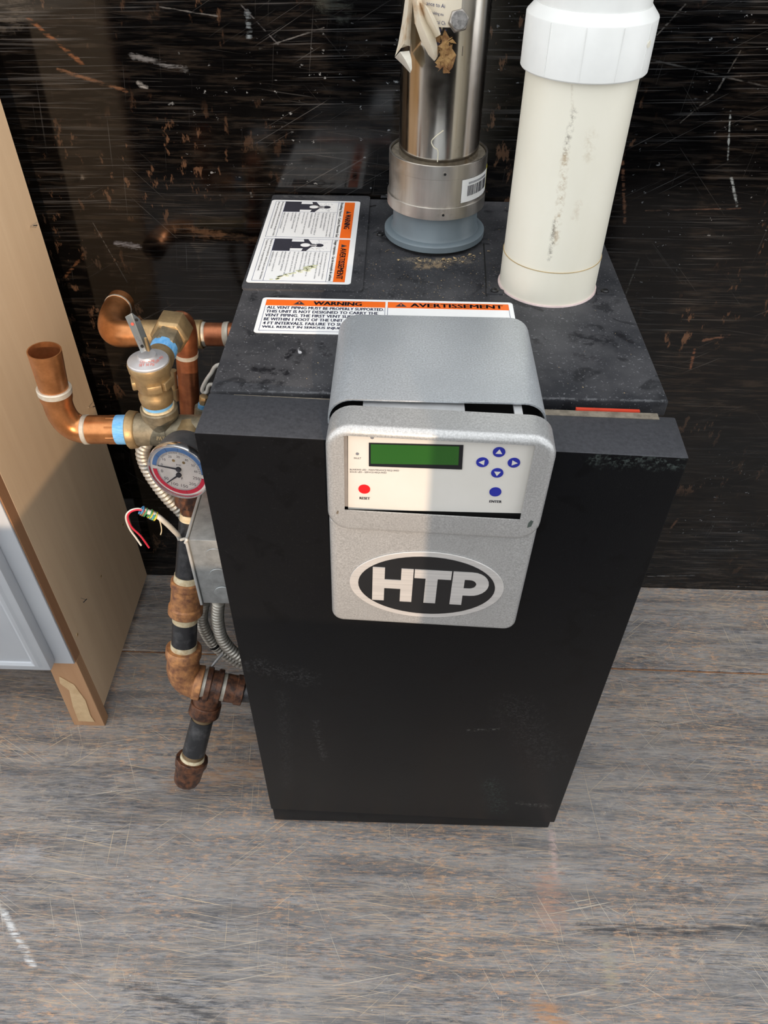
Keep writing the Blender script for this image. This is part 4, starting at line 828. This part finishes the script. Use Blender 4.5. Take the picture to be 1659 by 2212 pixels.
cable('cable_tie', [px(391, 1166, y=.018), px(398, 1164, y=.012), px(404, 1165, y=-.006), px(400, 1172, y=.0)], .0016, WIREW, None, None, cb)
cable('sensor_wire', [V((.003, .17, .60)), px(478, 788, y=.15), px(455, 808, y=.15), px(440, 832, y=.15), px(437, 845, y=.15), px(446, 847, y=.15), px(464, 832, y=.15), V((.003, .15, .56))], .0023, WIREW, 'white wire looped out beside the lid’s left edge', 'wire')
cable('gas_lead', [px(446, 1452, y=.03), px(452, 1446, y=.03), px(466, 1428, y=.04), px(480, 1412, y=.05)], .0026, simple('grey_lead', (.5, .5, .5), .4, .4), 'short grey metal rod rising behind the rusty tee', 'rod')
sv = root('drain_valve', px(436, 890, y=.09), 'small brass plug valve with blue tape half hidden by the door', 'valve')
s_a, s_b = px(431, 905, y=.09), px(441, 855, y=.09); sy_ = lambda v: at(s_a, s_b, v, 1); rs_ = lambda n: rp(s_a, n)
obj('valve_base', seg(sy_(906), sy_(880), rs_(12), rs_(15)), DBRASS, sv, smooth=40); obj('tape', seg(sy_(882), sy_(872), rs_(9)), TAPE, sv, smooth=40); obj('plug', lathe(sy_(875), s_b-s_a, [(0, rs_(8)), ((sy_(856)-sy_(875)).length, rs_(10))], 6), BRASS, sv, bevel=.0006)
obj('valve_arm', seg(V((.003, sy_(900).y, sy_(900).z)), sy_(898), rs_(10)), DBRASS, sv, smooth=40)
A = px(372, 826, y=.19); wt = obj('plastic_clip', box(A.x-.006, A.x+.016, A.y, A.y+.008, A.z-.007, A.z+.006), PVCW, None, bevel=.001, label='small white plastic clip behind the relief valve', cat='clip')
A = px(377, 850, y=.16); bp = root('brass_stub', A, 'small aged brass stub below the white clip', 'pipe fitting')
obj('stub', join(seg(px(374, 800, y=.16), px(378, 845, y=.16), rp(A, 7)), seg(px(377, 838, y=.16), px(380, 862, y=.16), rp(A, 10))), BRASS, bp, smooth=40)

# ---------------------------------------------------------------- wooden cabinet
CBX, CY0, CY1 = -.288, .066, .36
cbn = root('cabinet', V((-.51, .21, 0)), 'wooden vanity cabinet with plywood side and white front', 'cabinet')
obj('side_panel', box(CBX-.016, CBX, CY0+.018, CY1, .03, .87), PLY, cbn, bevel=.0006, bseg=1)
obj('side_panel', box(-.76, -.744, CY0+.018, CY1, .03, .87), PLY, cbn)
obj('back_panel', box(-.744, CBX-.016, CY1-.008, CY1-.002, .16, .87), PLY, cbn); obj('bottom_panel', box(-.744, CBX-.016, CY0+.018, CY1-.008, .158, .172), PLY, cbn)
obj('top_panel', box(-.76, CBX, CY0, CY1, .87, .888), PLY, cbn)
lg = hexa([(-.338, CY0, 0), (CBX, CY0, 0), (CBX, CY0+.018, .0), (-.338, CY0+.018, 0), (-.331, CY0, .174), (CBX, CY0, .174), (CBX, CY0+.018, .174), (-.331, CY0+.018, .174)])
obj('leg', lg, LEGW, cbn, bevel=.0008, bseg=1); obj('leg', box(-.76, -.71, CY0, CY0+.018, 0, .174), LEGW, cbn)
for xx in (CBX-.07, -.73): obj('leg', box(xx, xx+.016, CY1-.05, CY1-.002, 0, .03), PLY, cbn)
obj('stile', box(-.331, CBX, CY0, CY0+.018, .174, .87), STILE, cbn, bevel=.0006, bseg=1); obj('stile', box(-.76, -.71, CY0, CY0+.018, .174, .87), STILE, cbn)
obj('bottom_rail', box(-.71, -.331, CY0+.001, CY0+.017, .155, .19), LEGW, cbn)
obj('front_facing', box(-.76, CBX-.0012, CY0-.003, CY0, .174, .87), CABW, cbn, bevel=.0006, bseg=1)
dr0 = px(100, 1422, y=CY0-.02); dz0 = px(60, 1446, y=CY0-.02).z
cdz = obj('door', hexa([(-.70, CY0-.022, dz0), (dr0.x, CY0-.022, dz0), (dr0.x, CY0-.003, dz0), (-.70, CY0-.003, dz0), (-.70, CY0-.022, .84), (dr0.x, CY0-.022, .84), (dr0.x, CY0-.003, .84), (-.70, CY0-.003, .84)]), CABW, cbn, bevel=.003)
dx = dr0.x
obj('door_moulding', loft([[V((a, CY0-.022-d, b)) for a, b in ((-.70+i, dz0+i), (dx-i, dz0+i), (dx-i, .84-i), (-.70+i, .84-i))] for i, d in ((.010, 0), (.013, .003), (.017, .004), (.021, .002), (.022, 0))], False, False), CABW, cdz, smooth=30)
pt_ = [px(u, v, y=CY0) for u, v in ((128, 1460), (160, 1478), (185, 1512), (196, 1545), (205, 1558), (170, 1556), (158, 1525), (150, 1490), (130, 1475))]
obj('filler_patch', (lambda n: ([a+V((0, -.0004, 0)) for a in pt_]+[a+V((0, -.0012, 0)) for a in pt_], [tuple(range(n)), tuple(range(2*n-1, n-1, -1))]+[(i, (i+1) % n, (i+1) % n+n, i+n) for i in range(n)]))(len(pt_)), PUTTY, cbn)
for u, v in ((265, 1133), (218, 1245), (167, 1371)):
    P = px(u, v, x=CBX); h = obj('screw_hole', lathe(P-V((.001, 0, 0)), (1, 0, 0), [(0, .0035), (.0014, .0032)], 12), PUTTY, cbn, smooth=40); obj('hole', lathe(P+V((.0003, 0, .0006)), (1, 0, 0), [(0, .0017), (.0003, .0016)], 10), BURN, h)
for u, v, dy in ((65, 490, -.010), (192, 880, -.006), (175, 1291, -.014)):
    P = px(u, v, x=CBX); obj('staple', tube([P+V((-.002, 0, 0)), P+V((.008, dy*.3, .001)), P+V((.011, dy*.4, .004)), P+V((.009, dy, .006))], .0007, 6), CHROME, cbn)

# ---------------------------------------------------------------- crumbs on the lid
cr = []
def crumb(x, y, z, s):
    cr.append(([V((x, y, z))+V((random.uniform(-s, s), random.uniform(-s, s), random.uniform(0, s*.5))) for _ in range(3)]+[V((x, y, z+s*.45))], [(0, 1, 2), (0, 1, 3), (1, 2, 3), (2, 0, 3)]))
for _ in range(70):
    a_ = math.radians(random.gauss(-80, 28)); r_q = .062+abs(random.gauss(0, .006)); crumb(VENT.x+r_q*math.cos(a_), VENT.y+r_q*math.sin(a_), ZL, random.choice((.0012, .002, .0035)))
for _ in range(330):
    x, y = LP.ab(random.uniform(790, 1080), random.uniform(560, 660)) if random.random() < .55 else LP.ab(random.uniform(500, 1400), random.uniform(440, 850))
    if .12 < x < .29 and y < .09: continue
    if (x-PVC.x)**2+(y-PVC.y)**2 < .053**2 or (x-VENT.x)**2+(y-VENT.y)**2 < .059**2 or not .01 < x < .39 or not -.01 < y < .40: continue
    crumb(x, y, ZL+(.0026 if (x < .13 and y > .2) else 0), random.choice((.0005, .0007, .0011)))
obj('wood_crumbs', join(*cr), CRUMB, None, kind='stuff', label='pale wood crumbs and dust scattered on the black lid', cat='debris')
